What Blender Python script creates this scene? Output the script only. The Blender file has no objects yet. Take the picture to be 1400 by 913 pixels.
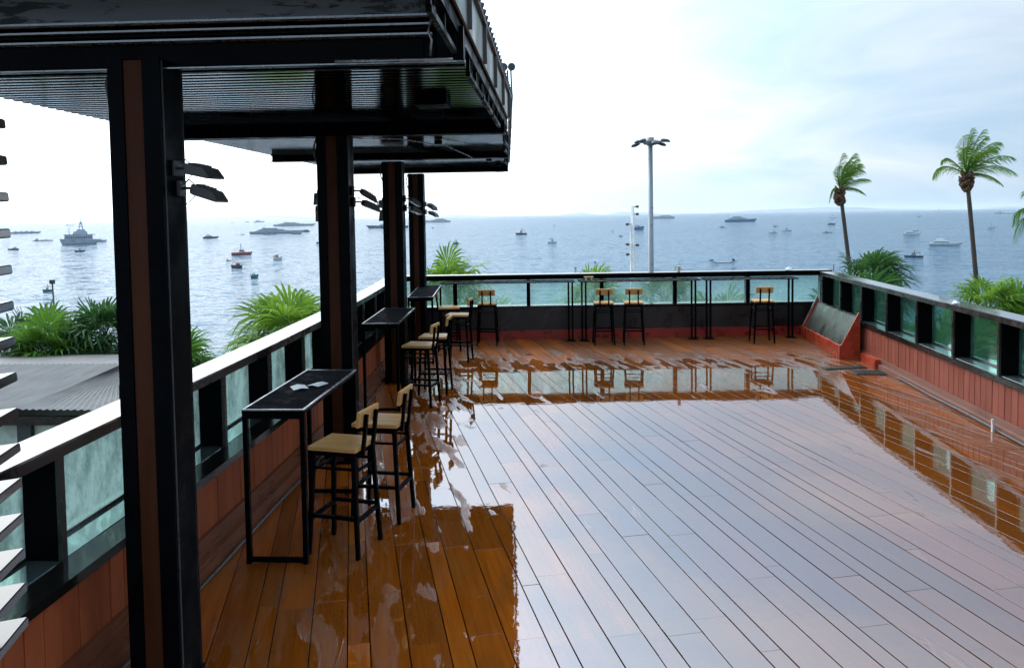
import bpy, bmesh, math, random
from mathutils import Vector, Matrix
R = math.radians
random.seed(11)
sc = bpy.context.scene
COL = sc.collection

# ------------------------------------------------------------------ helpers
class MB:
    """collects shapes, then links them as ONE mesh object"""
    def __init__(s): s.v = []; s.f = []; s.m = []; s.sm = []
    def add(s, vs, fs, mi=0, smooth=False, M=None):
        b = len(s.v)
        s.v += [tuple(M @ Vector(p)) if M is not None else tuple(p) for p in vs]
        s.f += [tuple(i + b for i in f) for f in fs]
        s.m += [mi] * len(fs); s.sm += [smooth] * len(fs)
    def box(s, a, b, mi=0, M=None):
        x0, y0, z0 = a; x1, y1, z1 = b
        vs = [(x0,y0,z0),(x1,y0,z0),(x1,y1,z0),(x0,y1,z0),(x0,y0,z1),(x1,y0,z1),(x1,y1,z1),(x0,y1,z1)]
        s.add(vs, [(3,2,1,0),(4,5,6,7),(0,1,5,4),(1,2,6,5),(2,3,7,6),(3,0,4,7)], mi, False, M)
    def cbox(s, c, d, mi=0, M=None):
        s.box([c[i]-d[i]/2 for i in range(3)], [c[i]+d[i]/2 for i in range(3)], mi, M)
    def bevbox(s, c, d, r=0.004, mi=0, M=None):
        """box with chamfered vertical and horizontal edges"""
        hx, hy, hz = d[0]/2, d[1]/2, d[2]/2
        rings = []
        for z, q in ((-hz, r), (-hz+r, 0), (hz-r, 0), (hz, r)):
            X, Y = hx-q, hy-q; k = r if q == 0 else r*0.6
            rings.append([(X-k,-Y,z),(X,-Y+k,z),(X,Y-k,z),(X-k,Y,z),(-X+k,Y,z),(-X,Y-k,z),(-X,-Y+k,z),(-X+k,-Y,z)])
        vs = [(p[0]+c[0], p[1]+c[1], p[2]+c[2]) for ring in rings for p in ring]
        fs = [tuple(range(7,-1,-1)), tuple(range(24,32))]
        for k in range(3):
            for i in range(8):
                j = (i+1) % 8
                fs.append((k*8+i, k*8+j, k*8+8+j, k*8+8+i))
        s.add(vs, fs, mi, False, M)
    def prism(s, prof, p0, axis_u, axis_v, ext, mi=0, M=None):
        p0, au, av, e = Vector(p0), Vector(axis_u), Vector(axis_v), Vector(ext)
        n = len(prof)
        vs = [p0+au*u+av*v for u, v in prof] + [p0+au*u+av*v+e for u, v in prof]
        fs = [tuple(range(n-1,-1,-1)), tuple(range(n, 2*n))] + [(i, (i+1) % n, n+(i+1) % n, n+i) for i in range(n)]
        s.add(vs, fs, mi, False, M)
    def tube(s, pts, rad, n=8, mi=0, cap=True, M=None):
        pts = [Vector(p) for p in pts]
        rads = rad if isinstance(rad, (list, tuple)) else [rad]*len(pts)
        vs = []; up = None
        for i, p in enumerate(pts):
            t = (pts[min(i+1, len(pts)-1)] - pts[max(i-1, 0)]).normalized()
            if up is None:
                up = Vector((0,0,1)) if abs(t.z) < .9 else Vector((1,0,0))
            a = t.cross(up).normalized(); b = a.cross(t).normalized(); up = b
            for k in range(n):
                th = 2*math.pi*k/n
                vs.append(p + (a*math.cos(th) + b*math.sin(th))*rads[i])
        fs = []
        for i in range(len(pts)-1):
            for k in range(n):
                j = (k+1) % n
                fs.append((i*n+k, i*n+j, (i+1)*n+j, (i+1)*n+k))
        s.add(vs, fs, mi, n > 4, M)
        if cap:
            s.add(vs[:n], [tuple(range(n-1,-1,-1))], mi, False, M); s.add(vs[-n:], [tuple(range(n))], mi, False, M)
    def bar(s, p0, p1, w, mi=0, M=None, w2=None):
        """square bar from p0 to p1"""
        p0, p1 = Vector(p0), Vector(p1); t = (p1-p0).normalized()
        up = Vector((0,0,1)) if abs(t.z) < .9 else Vector((0,1,0))
        a = t.cross(up).normalized(); b = a.cross(t).normalized(); w2 = w2 or w
        vs = []
        for p, q in ((p0, w/2), (p1, w2/2)):
            vs += [p+a*q+b*q, p-a*q+b*q, p-a*q-b*q, p+a*q-b*q]
        s.add(vs, [(0,1,2,3),(7,6,5,4),(1,0,4,5),(2,1,5,6),(3,2,6,7),(0,3,7,4)], mi, False, M)
    def sweep(s, sec, path, nrm, mi=0):
        """closed section [(offset, z)] swept along a path of (x, y) with outward normals"""
        n = len(sec); vs = []
        for (x, y), (nx, ny) in zip(path, nrm):
            vs += [(x+nx*o, y+ny*o, z) for o, z in sec]
        fs = [tuple(range(n)), tuple(range(len(vs)-1, len(vs)-n-1, -1))]
        for i in range(len(path)-1):
            for k in range(n):
                j = (k+1) % n
                fs.append((i*n+j, i*n+k, (i+1)*n+k, (i+1)*n+j))
        s.add(vs, fs, mi)
    def sphere(s, c, r, n=10, mi=0, sz=1.0, M=None):
        vs = []; fs = []
        for i in range(n//2+1):
            ph = math.pi*i/(n//2)
            for k in range(n):
                th = 2*math.pi*k/n
                vs.append((c[0]+r*math.sin(ph)*math.cos(th), c[1]+r*math.sin(ph)*math.sin(th), c[2]+r*sz*math.cos(ph)))
        for i in range(n//2):
            for k in range(n):
                j = (k+1) % n
                fs.append((i*n+k, (i+1)*n+k, (i+1)*n+j, i*n+j))
        s.add(vs, fs, mi, True, M)
    def build(s, name, mats, parent=None, fix=True):
        me = bpy.data.meshes.new(name)
        me.from_pydata(s.v, [], s.f)
        if not isinstance(mats, (list, tuple)): mats = [mats]
        for m in mats: me.materials.append(m)
        me.polygons.foreach_set('material_index', s.m)
        me.polygons.foreach_set('use_smooth', s.sm)
        if fix:
            bm = bmesh.new(); bm.from_mesh(me)
            bmesh.ops.remove_doubles(bm, verts=bm.verts, dist=1e-6)
            bmesh.ops.recalc_face_normals(bm, faces=bm.faces); bm.to_mesh(me); bm.free()
        me.update()
        o = bpy.data.objects.new(name, me); COL.objects.link(o)
        if parent is not None: o.parent = parent
        return o

def tag(o, label=None, cat=None, group=None, kind=None):
    if label: o['label'] = label
    if cat: o['category'] = cat
    if group: o['group'] = group
    if kind: o['kind'] = kind
    return o
def empty(name, loc=(0,0,0), rz=0.0, label=None, cat=None, group=None):
    o = bpy.data.objects.new(name, None); COL.objects.link(o)
    o.location = loc; o.rotation_euler = (0,0,rz); o.empty_display_size = .1
    return tag(o, label, cat, group)
def copy_tree(o, parent=None):
    c = o.copy(); COL.objects.link(c)
    if parent is not None: c.parent = parent
    for ch in list(o.children): copy_tree(ch, c)
    return c
def lerp(a, b, t): return a+(b-a)*t

# ------------------------------------------------------------------ materials
def new_mat(name):
    m = bpy.data.materials.new(name); m.use_nodes = True
    nt = m.node_tree; nt.nodes.clear()
    out = nt.nodes.new('ShaderNodeOutputMaterial')
    return m, nt, out
def N(nt, typ, **kw):
    n = nt.nodes.new(typ)
    for k, v in kw.items():
        if hasattr(n, k) and not isinstance(v, tuple): setattr(n, k, v)
        else: n.inputs[k.replace('_', ' ')].default_value = v
    return n
def ramp(nt, fac, stops):
    r = nt.nodes.new('ShaderNodeValToRGB'); e = r.color_ramp.elements
    while len(e) < len(stops): e.new(.5)
    for el, (p, c) in zip(e, stops):
        el.position = p; el.color = (c[0], c[1], c[2], 1) if isinstance(c, (tuple, list)) else (c, c, c, 1)
    nt.links.new(fac, r.inputs[0]); return r.outputs[0]
def math_n(nt, op, a, b=None, c=None, clamp=False):
    n = nt.nodes.new('ShaderNodeMath'); n.operation = op; n.use_clamp = clamp
    for i, q in enumerate((a, b, c)):
        if q is None: continue
        if isinstance(q, (int, float)): n.inputs[i].default_value = q
        else: nt.links.new(q, n.inputs[i])
    return n.outputs[0]
def mixc(nt, fac, a, b, typ='MIX'):
    n = nt.nodes.new('ShaderNodeMix'); n.data_type = 'RGBA'; n.blend_type = typ
    for i, q in ((0, fac), (6, a), (7, b)):
        if isinstance(q, (int, float)): n.inputs[i].default_value = q
        elif isinstance(q, (tuple, list)): n.inputs[i].default_value = (q[0], q[1], q[2], 1)
        else: nt.links.new(q, n.inputs[i])
    return n.outputs[2]
def coords(nt, scale=(1,1,1), rot=(0,0,0), kind='Object'):
    tc = nt.nodes.new('ShaderNodeTexCoord'); mp = nt.nodes.new('ShaderNodeMapping')
    mp.inputs['Scale'].default_value = scale; mp.inputs['Rotation'].default_value = rot
    nt.links.new(tc.outputs[kind], mp.inputs[0]); return mp.outputs[0]
def noise(nt, vec, scale, detail=3, rough=.55, dist=0.0):
    n = nt.nodes.new('ShaderNodeTexNoise'); n.inputs['Scale'].default_value = scale
    n.inputs['Detail'].default_value = detail; n.inputs['Roughness'].default_value = rough
    n.inputs['Distortion'].default_value = dist
    if vec is not None: nt.links.new(vec, n.inputs[0])
    return n.outputs['Fac']
def bump(nt, h, strength, dist=.01, prev=None):
    b = nt.nodes.new('ShaderNodeBump'); b.inputs['Strength'].default_value = strength; b.inputs['Distance'].default_value = dist
    nt.links.new(h, b.inputs['Height'])
    if prev is not None: nt.links.new(prev, b.inputs['Normal'])
    return b.outputs[0]
def princ(nt, out, **kw):
    p = nt.nodes.new('ShaderNodeBsdfPrincipled')
    for k, v in kw.items():
        key = k.replace('_', ' ')
        if isinstance(v, (int, float)): p.inputs[key].default_value = v
        elif isinstance(v, tuple): p.inputs[key].default_value = (*v, 1) if len(v) == 3 else v
        else: nt.links.new(v, p.inputs[key])
    nt.links.new(p.outputs[0], out.inputs[0]); return p

def paint(name, col, rough=.4, var=.25, scale=6, metal=0.0, ior=1.5, bmp=.15, wet=0.0, spec=.5):
    """painted / metal surface with uneven tone and gloss"""
    m, nt, out = new_mat(name)
    v = coords(nt)
    n1 = noise(nt, v, scale, 5, .6); n2 = noise(nt, v, scale*7, 3)
    lo = tuple(c*(1-var) for c in col); hi = tuple(min(1, c*(1+var)) for c in col)
    c = ramp(nt, n1, [(.3, lo), (.7, hi)])
    r = ramp(nt, n1, [(.35, max(.02, rough*(1-.5-wet*.4))), (.65, min(1, rough*1.3))])
    princ(nt, out, Base_Color=c, Roughness=r, Metallic=metal, IOR=ior, Specular_IOR_Level=spec, Normal=bump(nt, n2, bmp, .004))
    return m
def wood(name, lo, hi, rough=.35, grain=(3, 3, 40), scale=1.0, coat=0.0):
    m, nt, out = new_mat(name)
    v = coords(nt, grain)
    n1 = noise(nt, v, 1.2*scale, 5, .6, .6); geo = nt.nodes.new('ShaderNodeNewGeometry')
    rnd = geo.outputs['Random Per Island']
    c = ramp(nt, n1, [(.28, lo), (.72, hi)])
    c = mixc(nt, math_n(nt, 'MULTIPLY', rnd, .45), c, tuple(q*.6 for q in lo))
    st = noise(nt, coords(nt, (1.3,1.3,.5)), 1.7, 6, .7, .6); c = mixc(nt, ramp(nt, st, [(.5, 0.0), (.72, .42)]), c, tuple(q*.45 for q in lo))
    princ(nt, out, Base_Color=c, Roughness=ramp(nt, n1, [(.3, rough*.7), (.7, min(1, rough*1.3))]), Normal=bump(nt, n1, .2, .003), IOR=1.2, Coat_Weight=coat, Coat_Roughness=.08)
    return m

M = {}
M['black'] = paint('black_steel', (.0022,.0025,.0032), .5, .4, 5, ior=1.09)
M['black_gloss'] = paint('black_gloss_paint', (.0022,.0028,.004), .35, .5, 3, ior=1.12)
M['ceiling'] = paint('black_ceiling_sheet', (.004,.004,.005), .1, .25, 1.2, spec=.36, bmp=.0)
M['table_black'] = paint('black_table_top', (.013,.014,.016), .8, .1, 12, ior=1.03, bmp=0)
M['trim'] = paint('worn_steel_and_highlight', (.4,.41,.43), .32, .2, 12, metal=.6)
M['edge_grey'] = paint('grey_steel_edge', (.07,.07,.075), .5, .2, 12, spec=.2)
M['sill'] = paint('wet_steel_sill', (.62,.7,.7), .05, .08, 2, metal=.9, bmp=.03)
M['pale_window'] = paint('pale_window', (.62,.7,.6), .15, .35, 2.5)
M['dark_brown'] = paint('dark_brown_metal', (.026,.019,.016), .3, .4, 4)
M['cap'] = paint('wet_brown_capping', (.1,.095,.092), .07, .2, 2, ior=2.7, bmp=.02)
M['ledge'] = paint('wet_black_ledge', (.014,.012,.011), .12, .4, 4, ior=1.4)
M['cladding'] = wood('red_brown_cladding', (.34,.078,.028), (.5,.135,.056), .45, (6,6,1.2))
M['cladding_pink'] = wood('faded_red_cladding', (.3,.078,.046), (.4,.12,.076), .45, (6,6,1.2))
M['skirt'] = wood('brown_skirting', (.19,.062,.03), (.29,.1,.05), .3, (1.2,1.2,8))
M['skirt_pale'] = wood('faded_skirting', (.25,.12,.085), (.34,.17,.12), .35, (1.2,1.2,8))
M['column_wood'] = wood('dark_column_timber', (.06,.018,.008), (.1,.034,.016), .5, (9,9,1.0))
M['seat_wood'] = wood('pale_seat_wood', (.74,.36,.11), (.88,.51,.2), .34, (3,26,26))
M['far_panel'] = paint('dark_grey_panel', (.018,.015,.014), .4, .35, 3)
M['red_board'] = paint('red_skirting_paint', (.33,.026,.016), .4, .35, 4)
M['red_paint'] = paint('orange_red_paint', (.42,.05,.02), .32, .25, 5)
M['steel_sheet'] = paint('dull_steel_sheet', (.075,.07,.05), .4, .5, 1.8, metal=.3, bmp=.05)
M['rubber'] = paint('black_rubber', (.008,.008,.008), .5, .3, 20)
M['cable'] = paint('grey_cable', (.1,.09,.085), .45, .2, 10)
M['white'] = paint('white_plastic', (.75,.74,.72), .4, .1, 8)
M['pinkish'] = paint('pale_pink_plastic', (.7,.5,.45), .4, .1, 8)
M['paper'] = paint('white_paper', (.85,.86,.87), .6, .08, 30)
M['fascia'] = paint('weathered_fascia', (.22,.225,.19), .5, .25, 2)
M['roof_edge'] = paint('grey_roof_sheet', (.09,.085,.08), .55, .3, 3)
M['louvre'] = paint('wet_louvre', (.05,.044,.04), .12, .3, 5, ior=1.7, bmp=.03)
M['galv'] = paint('galvanised_steel', (.25,.27,.28), .45, .15, 2, metal=.4)
M['lamp_dark'] = paint('grey_lamp_housing', (.05,.05,.05), .4, .3, 6)
M['lens'] = paint('lamp_glass', (.25,.26,.27), .1, .1, 6)
M['trunk'] = paint('palm_trunk', (.075,.052,.036), .85, .4, 2.5, bmp=.6)
M['boot'] = paint('palm_boot_fibre', (.12,.058,.026), .85, .4, 4, bmp=.6)
M['concrete'] = paint('grey_concrete', (.22,.21,.2), .8, .2, 2)
M['ground'] = paint('ground_soil', (.11,.105,.08), .9, .4, .3)
M['hill'] = paint('distant_hill', (.06,.08,.06), .9, .3, .002)
M['boat_white'] = paint('boat_white', (.72,.73,.74), .35, .08, .5)
M['boat_grey'] = paint('boat_grey', (.4,.45,.5), .5, .2, .2)
M['boat_navy'] = paint('boat_navy', (.06,.09,.15), .4, .2, .3)
M['boat_blue'] = paint('boat_blue', (.06,.19,.38), .4, .2, .3)
M['boat_red'] = paint('boat_red', (.42,.09,.07), .5, .2, .5)
M['boat_orange'] = paint('boat_orange', (.5,.2,.1), .5, .2, .5)
M['boat_green'] = paint('boat_green', (.05,.2,.17), .5, .2, .5)
M['boat_dark'] = paint('boat_dark', (.06,.065,.07), .5, .2, .5)
M['boat_window'] = paint('boat_window', (.02,.025,.03), .15, .2, 1)

def leaf_mat(name, lo, mid, hi, trans=.45):
    m, nt, out = new_mat(name)
    geo = nt.nodes.new('ShaderNodeNewGeometry')
    v = coords(nt); n = noise(nt, v, 1.1, 2)
    f = math_n(nt, 'ADD', math_n(nt, 'MULTIPLY', geo.outputs['Random Per Island'], .6), math_n(nt, 'MULTIPLY', n, .5))
    c = ramp(nt, f, [(.15, lo), (.5, mid), (.92, hi)])
    p = nt.nodes.new('ShaderNodeBsdfPrincipled'); nt.links.new(c, p.inputs['Base Color']); p.inputs['Roughness'].default_value = .45; p.inputs['Specular IOR Level'].default_value = .22
    t = nt.nodes.new('ShaderNodeBsdfTranslucent'); nt.links.new(mixc(nt, .5, c, hi), t.inputs[0])
    mx = nt.nodes.new('ShaderNodeMixShader'); mx.inputs[0].default_value = trans
    nt.links.new(p.outputs[0], mx.inputs[1]); nt.links.new(t.outputs[0], mx.inputs[2]); nt.links.new(mx.outputs[0], out.inputs[0])
    return m
M['leaf_fan'] = leaf_mat('fan_leaf', (.02,.075,.009), (.055,.16,.018), (.15,.29,.035))
M['leaf_lime'] = leaf_mat('lime_fan_leaf', (.04,.12,.01), (.115,.25,.02), (.27,.41,.045))
M['leaf_deep'] = leaf_mat('deep_fan_leaf', (.01,.042,.012), (.024,.085,.02), (.07,.16,.032))
M['leaf_coco'] = leaf_mat('coconut_leaf', (.03,.095,.008), (.08,.2,.014), (.22,.37,.03))
M['leaf_dry'] = leaf_mat('dry_leaf', (.16,.1,.04), (.25,.16,.06), (.34,.24,.1))
M['leaf_shrub'] = leaf_mat('shrub_leaf', (.035,.09,.02), (.085,.19,.04), (.19,.32,.07))

def glass_mat(name, tint, dirt, dcol, scale):
    m, nt, out = new_mat(name)
    v = coords(nt, (1,1,.55))
    n1 = noise(nt, v, scale*1.8, 9, .72, .12); n2 = noise(nt, v, scale*16, 2)
    tr = nt.nodes.new('ShaderNodeBsdfTransparent'); tr.inputs[0].default_value = (*tint, 1)
    gl = nt.nodes.new('ShaderNodeBsdfGlossy'); gl.inputs['Roughness'].default_value = .03; gl.inputs['Color'].default_value = (.9,.97,.95,1)
    df = nt.nodes.new('ShaderNodeBsdfDiffuse'); nt.links.new(mixc(nt, ramp(nt, n1, [(.35, 0.0), (.65, 1.0)]), tuple(q*.6 for q in dcol), dcol), df.inputs[0])
    tl = nt.nodes.new('ShaderNodeBsdfTranslucent'); nt.links.new(mixc(nt, ramp(nt, n1, [(.38, 0.0), (.6, 1.0)]), tuple(q*.68 for q in dcol), dcol), tl.inputs[0])
    ad = nt.nodes.new('ShaderNodeMixShader'); ad.inputs[0].default_value = .82
    nt.links.new(df.outputs[0], ad.inputs[1]); nt.links.new(tl.outputs[0], ad.inputs[2])
    d = math_n(nt, 'ADD', ramp(nt, n1, [(.34, dirt*.45), (.6, dirt*1.25)]), ramp(nt, n2, [(.66, 0.0), (.74, dirt*.5)]), clamp=True)
    m1 = nt.nodes.new('ShaderNodeMixShader'); nt.links.new(d, m1.inputs[0]); nt.links.new(tr.outputs[0], m1.inputs[1]); nt.links.new(ad.outputs[0], m1.inputs[2])
    fr = nt.nodes.new('ShaderNodeFresnel'); fr.inputs[0].default_value = 1.5
    m2 = nt.nodes.new('ShaderNodeMixShader'); nt.links.new(math_n(nt, 'MULTIPLY', fr.outputs[0], .7), m2.inputs[0])
    nt.links.new(m1.outputs[0], m2.inputs[1]); nt.links.new(gl.outputs[0], m2.inputs[2]); nt.links.new(m2.outputs[0], out.inputs[0])
    return m
M['glass_side'] = glass_mat('green_side_glass', (.78,.96,.9), .85, (.92,1.0,.94), 3.2)
M['glass_right'] = glass_mat('green_clear_glass', (.62,.9,.8), .16, (.42,.72,.6), 3.2)
M['glass_clear'] = glass_mat('clear_tinted_glass', (.72,.93,.87), .03, (.4,.6,.52), 3.2)
M['glass_far'] = glass_mat('turquoise_glass', (.84,.96,.93), .26, (.55,.78,.7), 2.2)

# deck boards: varnished timber, a film of standing water with drier patches
def deck_mat():
    m, nt, out = new_mat('wet_deck_boards')
    geo = nt.nodes.new('ShaderNodeNewGeometry'); rnd = geo.outputs['Random Per Island']
    vb = coords(nt, (1,1,1), (0,0,-R(14.3)))
    vg = nt.nodes.new('ShaderNodeMapping'); vg.inputs['Scale'].default_value = (34,1.6,1); nt.links.new(vb, vg.inputs[0])
    off = nt.nodes.new('ShaderNodeVectorMath'); off.operation = 'ADD'
    cmb = nt.nodes.new('ShaderNodeCombineXYZ'); nt.links.new(math_n(nt, 'MULTIPLY', rnd, 37.0), cmb.inputs[2]); nt.links.new(vg.outputs[0], off.inputs[0]); nt.links.new(cmb.outputs[0], off.inputs[1])
    g = noise(nt, off.outputs[0], 1.0, 5, .62, .5)
    vl = nt.nodes.new('ShaderNodeMapping'); vl.inputs['Scale'].default_value = (5,1.2,1); nt.links.new(vb, vl.inputs[0])
    g2 = noise(nt, vl.outputs[0], 1.0, 3, .5, .4)
    c = ramp(nt, g, [(.25, (.31,.063,.003)), (.55, (.52,.115,.006)), (.8, (.64,.172,.013))])
    c = mixc(nt, math_n(nt, 'MULTIPLY', rnd, .75), c, (.13,.033,.005))
    c = mixc(nt, ramp(nt, g2, [(.4, 0.0), (.75, .5)]), c, (.25,.09,.018))
    # where the water is thin: towards the walls and in patches
    w = coords(nt)
    sx = nt.nodes.new('ShaderNodeSeparateXYZ'); nt.links.new(w, sx.inputs[0])
    far = math_n(nt, 'MULTIPLY', math_n(nt, 'SUBTRACT', sx.outputs[1], 11.2), .38, clamp=True)
    left = math_n(nt, 'MULTIPLY', math_n(nt, 'SUBTRACT', -.55, sx.outputs[0]), .55, clamp=True)
    right = math_n(nt, 'MULTIPLY', math_n(nt, 'SUBTRACT', sx.outputs[0], 3.6), .6, clamp=True)
    edge = math_n(nt, 'MAXIMUM', far, math_n(nt, 'MAXIMUM', math_n(nt, 'MULTIPLY', left, .86), math_n(nt, 'MULTIPLY', right, .7)))
    wet_open_dim = math_n(nt, 'ADD', math_n(nt, 'MULTIPLY', math_n(nt, 'ADD', sx.outputs[0], .3), 1.5), math_n(nt, 'MULTIPLY', math_n(nt, 'SUBTRACT', g2, .5), 2.0), clamp=True)
    wet_open_dim = math_n(nt, 'MULTIPLY', wet_open_dim, math_n(nt, 'SUBTRACT', 1.0, math_n(nt, 'MAXIMUM', math_n(nt, 'MULTIPLY', far, .3), math_n(nt, 'MULTIPLY', right, .5))))
    c = mixc(nt, math_n(nt, 'MULTIPLY', wet_open_dim, .72), c, (.085,.026,.006))  # wet open deck painted darker to offset the stronger light outside the canopy
    vp = nt.nodes.new('ShaderNodeMapping'); vp.inputs['Scale'].default_value = (4.5,1.1,1); nt.links.new(vb, vp.inputs[0])
    rb = nt.nodes.new('ShaderNodeCombineXYZ'); nt.links.new(math_n(nt, 'MULTIPLY', rnd, 5.0), rb.inputs[2])
    va = nt.nodes.new('ShaderNodeVectorMath'); va.operation = 'ADD'; nt.links.new(vp.outputs[0], va.inputs[0]); nt.links.new(rb.outputs[0], va.inputs[1])
    pn = noise(nt, va.outputs[0], 1.0, 4, .5, .45)
    dry = ramp(nt, math_n(nt, 'ADD', math_n(nt, 'MULTIPLY', edge, .4), math_n(nt, 'MULTIPLY', pn, .95)), [(.62, 0.0), (.645, 1.0)])
    bare = ramp(nt, math_n(nt, 'ADD', math_n(nt, 'MULTIPLY', edge, .4), math_n(nt, 'MULTIPLY', pn, .95)), [(.665, 0.0), (.74, 1.0)])
    fine = noise(nt, vb, 95, 2, .6)
    rgh = math_n(nt, 'ADD', math_n(nt, 'MULTIPLY', dry, .25), .012)
    rgh = math_n(nt, 'ADD', rgh, math_n(nt, 'MULTIPLY', g2, .012))
    wav = noise(nt, vb, 1.1, 2, .4)
    nb = bump(nt, wav, .045, .05)
    nb = bump(nt, noise(nt, vb, 7.5, 3, .55, .3), .02, .02, nb)
    nt_f = math_n(nt, 'MULTIPLY', math_n(nt, 'MULTIPLY', fine, dry), 1.0)
    nb = bump(nt, nt_f, .35, .004, nb)
    nb = bump(nt, g, .006, .004, nb)
    df = nt.nodes.new('ShaderNodeBsdfDiffuse'); nt.links.new(c, df.inputs[0]); nt.links.new(nb, df.inputs['Normal'])
    gl = nt.nodes.new('ShaderNodeBsdfGlossy'); nt.links.new(rgh, gl.inputs['Roughness']); nt.links.new(nb, gl.inputs['Normal']); gl.inputs['Color'].default_value = (.95,.95,.97,1)
    fr = nt.nodes.new('ShaderNodeFresnel'); fr.inputs[0].default_value = DECK_IOR; nt.links.new(nb, fr.inputs[1])
    mx = nt.nodes.new('ShaderNodeMixShader'); nt.links.new(math_n(nt, 'MULTIPLY', fr.outputs[0], math_n(nt, 'SUBTRACT', 1.0, math_n(nt, 'MULTIPLY', bare, .6))), mx.inputs[0])
    nt.links.new(df.outputs[0], mx.inputs[1]); nt.links.new(gl.outputs[0], mx.inputs[2]); nt.links.new(mx.outputs[0], out.inputs[0])
    return m
DECK_IOR = 2.8
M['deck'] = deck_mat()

def sea_mat():
    m, nt, out = new_mat('sea_water')
    v = coords(nt, (1,1.6,1), (0,0,R(-20)))
    def slope(scale, det, amp):
        n = nt.nodes.new('ShaderNodeTexNoise'); n.inputs['Scale'].default_value = scale; n.inputs['Detail'].default_value = det; n.inputs['Roughness'].default_value = .62; n.inputs['Distortion'].default_value = .4
        nt.links.new(v, n.inputs[0])
        a = nt.nodes.new('ShaderNodeVectorMath'); a.operation = 'SUBTRACT'; nt.links.new(n.outputs['Color'], a.inputs[0]); a.inputs[1].default_value = (.5,.5,.5)
        b = nt.nodes.new('ShaderNodeVectorMath'); b.operation = 'MULTIPLY'; nt.links.new(a.outputs[0], b.inputs[0]); b.inputs[1].default_value = (amp,amp,0)
        return b.outputs[0]
    def vadd(a, b):
        n = nt.nodes.new('ShaderNodeVectorMath'); n.operation = 'ADD'; nt.links.new(a, n.inputs[0])
        if isinstance(b, tuple): n.inputs[1].default_value = b
        else: nt.links.new(b, n.inputs[1])
        return n.outputs[0]
    sl = vadd(vadd(vadd(slope(.045, 3, .8), slope(.15, 3, 1.6)), slope(.6, 3, .9)), (0,0,1))
    nn = nt.nodes.new('ShaderNodeVectorMath'); nn.operation = 'NORMALIZE'; nt.links.new(sl, nn.inputs[0]); nb = nn.outputs[0]
    big = noise(nt, coords(nt, (1,3,1)), .006, 3)
    col = ramp(nt, big, [(.3, (.055,.105,.15)), (.7, (.08,.14,.185))])
    df = nt.nodes.new('ShaderNodeBsdfDiffuse'); nt.links.new(col, df.inputs[0])
    gl = nt.nodes.new('ShaderNodeBsdfGlossy'); gl.inputs['Roughness'].default_value = .08; gl.inputs['Color'].default_value = (.95,.97,.98,1); nt.links.new(nb, gl.inputs['Normal'])
    fr = nt.nodes.new('ShaderNodeFresnel'); fr.inputs[0].default_value = 1.333; nt.links.new(nb, fr.inputs[1])
    mx = nt.nodes.new('ShaderNodeMixShader'); nt.links.new(math_n(nt, 'MULTIPLY', fr.outputs[0], .56), mx.inputs[0])
    nt.links.new(df.outputs[0], mx.inputs[1]); nt.links.new(gl.outputs[0], mx.inputs[2]); nt.links.new(mx.outputs[0], out.inputs[0])
    return m
M['sea'] = sea_mat()

def roof_mat():
    m, nt, out = new_mat('grey_corrugated_roof')
    v = coords(nt); n = noise(nt, v, 1.4, 5, .65); n2 = noise(nt, coords(nt, (6,.7,1)), 1.5, 4)
    c = mixc(nt, .5, ramp(nt, n, [(.3, (.06,.048,.038)), (.7, (.13,.112,.095))]), ramp(nt, n2, [(.3, (.045,.036,.03)), (.7, (.16,.14,.12))]))
    princ(nt, out, Base_Color=c, Roughness=.6, Normal=bump(nt, n2, .2, .02)); return m
M['roof'] = roof_mat()

def peeling():
    m, nt, out = new_mat('peeling_black_paint')
    v = coords(nt, (1.1,1,6)); n = noise(nt, v, 2.6, 6, .7, 1.2); n2 = noise(nt, coords(nt, (.9,1,1)), 1.3, 2)
    f = math_n(nt, 'ADD', math_n(nt, 'MULTIPLY', n, .6), math_n(nt, 'MULTIPLY', n2, .5))
    c = ramp(nt, f, [(.53, (.004,.004,.005)), (.56, (.12,.135,.16))])
    princ(nt, out, Base_Color=c, Roughness=ramp(nt, f, [(.52, .5), (.56, .22)]), Normal=bump(nt, f, .3, .004)); return m
M['peel'] = peeling()

# ------------------------------------------------------------------ the setting
def wx(y):                       # inner foot of the sea-side wall: straight, then bending away
    return -2.23 - (0.0048*(y-5.5)**2 if y > 5.5 else 0)
def rx(y): return 4.53 + .045*(y-7.82)
def fy(x): return 14.753 + .06*x

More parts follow.
